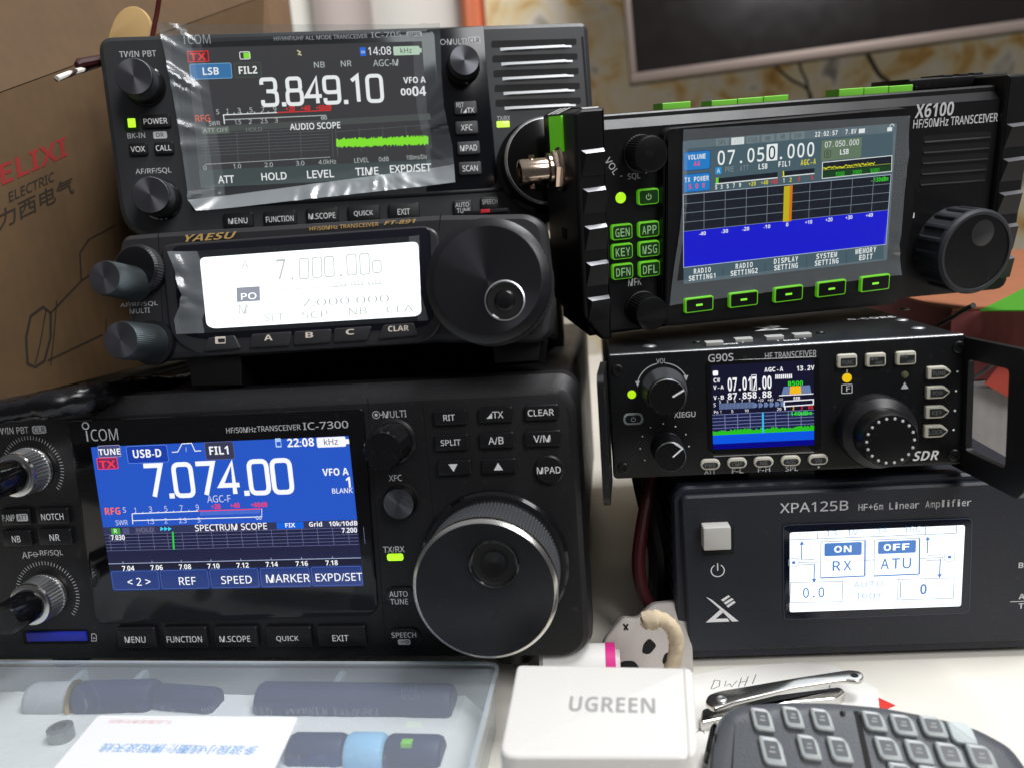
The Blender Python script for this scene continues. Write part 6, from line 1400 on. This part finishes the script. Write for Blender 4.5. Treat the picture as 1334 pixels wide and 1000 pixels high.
for u, v, w, hh, pl in ((993, 936, 29, 31, 0), (1033, 933, 27, 29, 0), (1071, 936, 28, 30, 0), (1006, 977, 32, 38, 0), (1054, 972, 29, 33, 0), (1094, 975, 30, 34, 0), (1139, 938, 31, 27, 0), (1177, 943, 33, 29, 0), (1216, 945, 34, 29, 0), (1253, 953, 34, 30, 1), (1157, 974, 33, 32, 0), (1197, 978, 34, 32, 0), (1238, 982, 35, 33, 0), (1279, 985, 36, 34, 0), (1176, 1008, 34, 32, 0), (1216, 1012, 34, 32, 0)):
    zt = 1.7; x, y, W, H = h_.crect(u, v, w * .95, hh * .95, zt); g = Geo()
    P = fillet([(x - W * .45, y + H * .5), (x + W * .30, y + H * .5), (x + W * .5, y + H * .25), (x + W * .5, y - H * .5), (x - W * .32, y - H * .5), (x - W * .45, y - H * .35)], .8, 3); sh = lambda Q: [(a - (b - y) * .22, b) for a, b in Q]; P = sh(P)
    g.extr(P, -.4, zt, KC if pl else KM, .6)
    if not pl:
        g.flat(sh(rr(x + W * .02, y + H * .03, W * .60, H * .62, .5)), zt + .04, KB); g.line((x - W * .12, y - H * .04), (x + W * .14, y - H * .04), .4, zt + .08, KL); g.line((x - W * .08, y + H * .12), (x + W * .12, y + H * .12), .4, zt + .08, KL)
    h_.mk('button', g)
g = Geo(); c = h_.p(1098, 928, .1); g.lathe(*c, [(.8, 0), (.7, .6), (.001, .8)], PLD, 16); h_.mk('indicator_light', g)
g = Geo(); P = h_.poly([(926, 945), (934, 940), (930, 985), (918, 980)], -10); g.extr(fillet(P, 1, 3), -20, -8, PLD, 1); h_.mk('talk_key', g)
# bottle with a pink ring, pouch, cord, cables between the two stacks
s = Dev('bottle', 'white bottle with a pink ring lying behind the charger', 'bottle', ID, wy(770, 868, DESK + .5))
A_ = wy(705, 872, DESK + 9.2); B_ = wy(790, 871, DESK + 9.2); e = (B_ - A_).normalized()
g = Geo(); g.tube([A_ - s.T, A_ + e * 1.5 - s.T, B_ - s.T], [7.5, 9, 9], mat('white_bottle_plastic', (222, 220, 216), .35), 32); s.mk('body', g)
g = Geo(); g.tube([B_ + e * .01 - s.T, B_ + e * 3.4 - s.T], [9.2, 9.2], mat('pink_plastic', (206, 40, 128), .4), 32); s.mk('ring', g)
g = Geo(); g.tube([B_ + e * 3.42 - s.T, B_ + e * 5 - s.T], [7.0, 6.6], mat('pale_plastic', (190, 184, 184), .4), 24); s.mk('cap', g)
s = Dev('pouch', 'pale pouch with black blotches leaning between the two stacks', 'pouch', rm('X', -18) , wp(840, 868, 268)); 
P = [s.p(*q) for q in ((772, 890), (788, 832), (812, 803), (830, 806), (850, 786), (900, 780), (905, 890))]; g = Geo(); g.extr(fillet(P, 2, 4), -4, 0, mat('pale_pouch', (182, 176, 170), .5, bump=.5, bscale=150), 1.2)
for Q in (((836, 850), (838, 838), (846, 830), (856, 840), (846, 852)), ((862, 862), (866, 850), (874, 848), (878, 858), (868, 868)), ((800, 868), (812, 860), (826, 860), (834, 870), (816, 878))): g.flat(fillet([s.p(*q, .1) for q in Q], 1.2, 4), .08, GAP)
g.stroke([s.p(*q, .1) for q in ((812, 812), (818, 820))], .7, .1, GAP); g.stroke([s.p(*q, .1) for q in ((818, 812), (813, 820))], .7, .12, GAP); s.mk('body', g)
s = Dev('foam_strip', 'bent beige foam strip standing beside the amplifier', 'foam strip', ID, wp(872, 872, 247), single=True)
q = Geo(); q.tube([p_ - s.T for p_ in spline([wp(838, 812, 250), wp(850, 806, 249), wp(866, 808, 248), wp(878, 822, 247), (wp(881, 845, 247)), wp(873, 876, 246)], 7)], [2.2] * 4 + [3.3] * 7 + [2.5] * 30, mat('beige_foam', (200, 182, 154), .85, bump=1.0, bscale=220), 14); rr_ = random.Random(2); q.v = [(x + rr_.uniform(-.3, .3), y + rr_.uniform(-.3, .3), z + rr_.uniform(-.3, .3)) for x, y, z in q.v]; s.mk('foam_strip', q, smooth=60)
s = Dev('cable', 'dark red power cable dropping between the two stacks', 'cable', ID, wp(880, 815, 282), single=True); g = Geo(); pts = [p_ - s.T for p_ in spline([wp(852, 600, 300), wp(836, 690, 290), wp(832, 740, 286), wp(842, 780, 284), wp(868, 815, 282), wp(880, 850, 280)], 8)]; g.tube(pts, 2.6, mat('dark_red_cable', (60, 18, 22), .4), 12); s.mk('cable', g)
s = Dev('cable', 'thick black cable bundle under the left end of the small radio', 'cable', ID, wp(862, 770, 300), single=True); g = Geo(); g.tube([p_ - s.T for p_ in spline([wp(836, 590, 312), wp(846, 640, 308), wp(858, 690, 304), wp(864, 730, 302), wp(862, 800, 300)], 8)], 6.0, PLD, 14); s.mk('cable', g)
bpy.data.scenes.remove(SCRATCH)
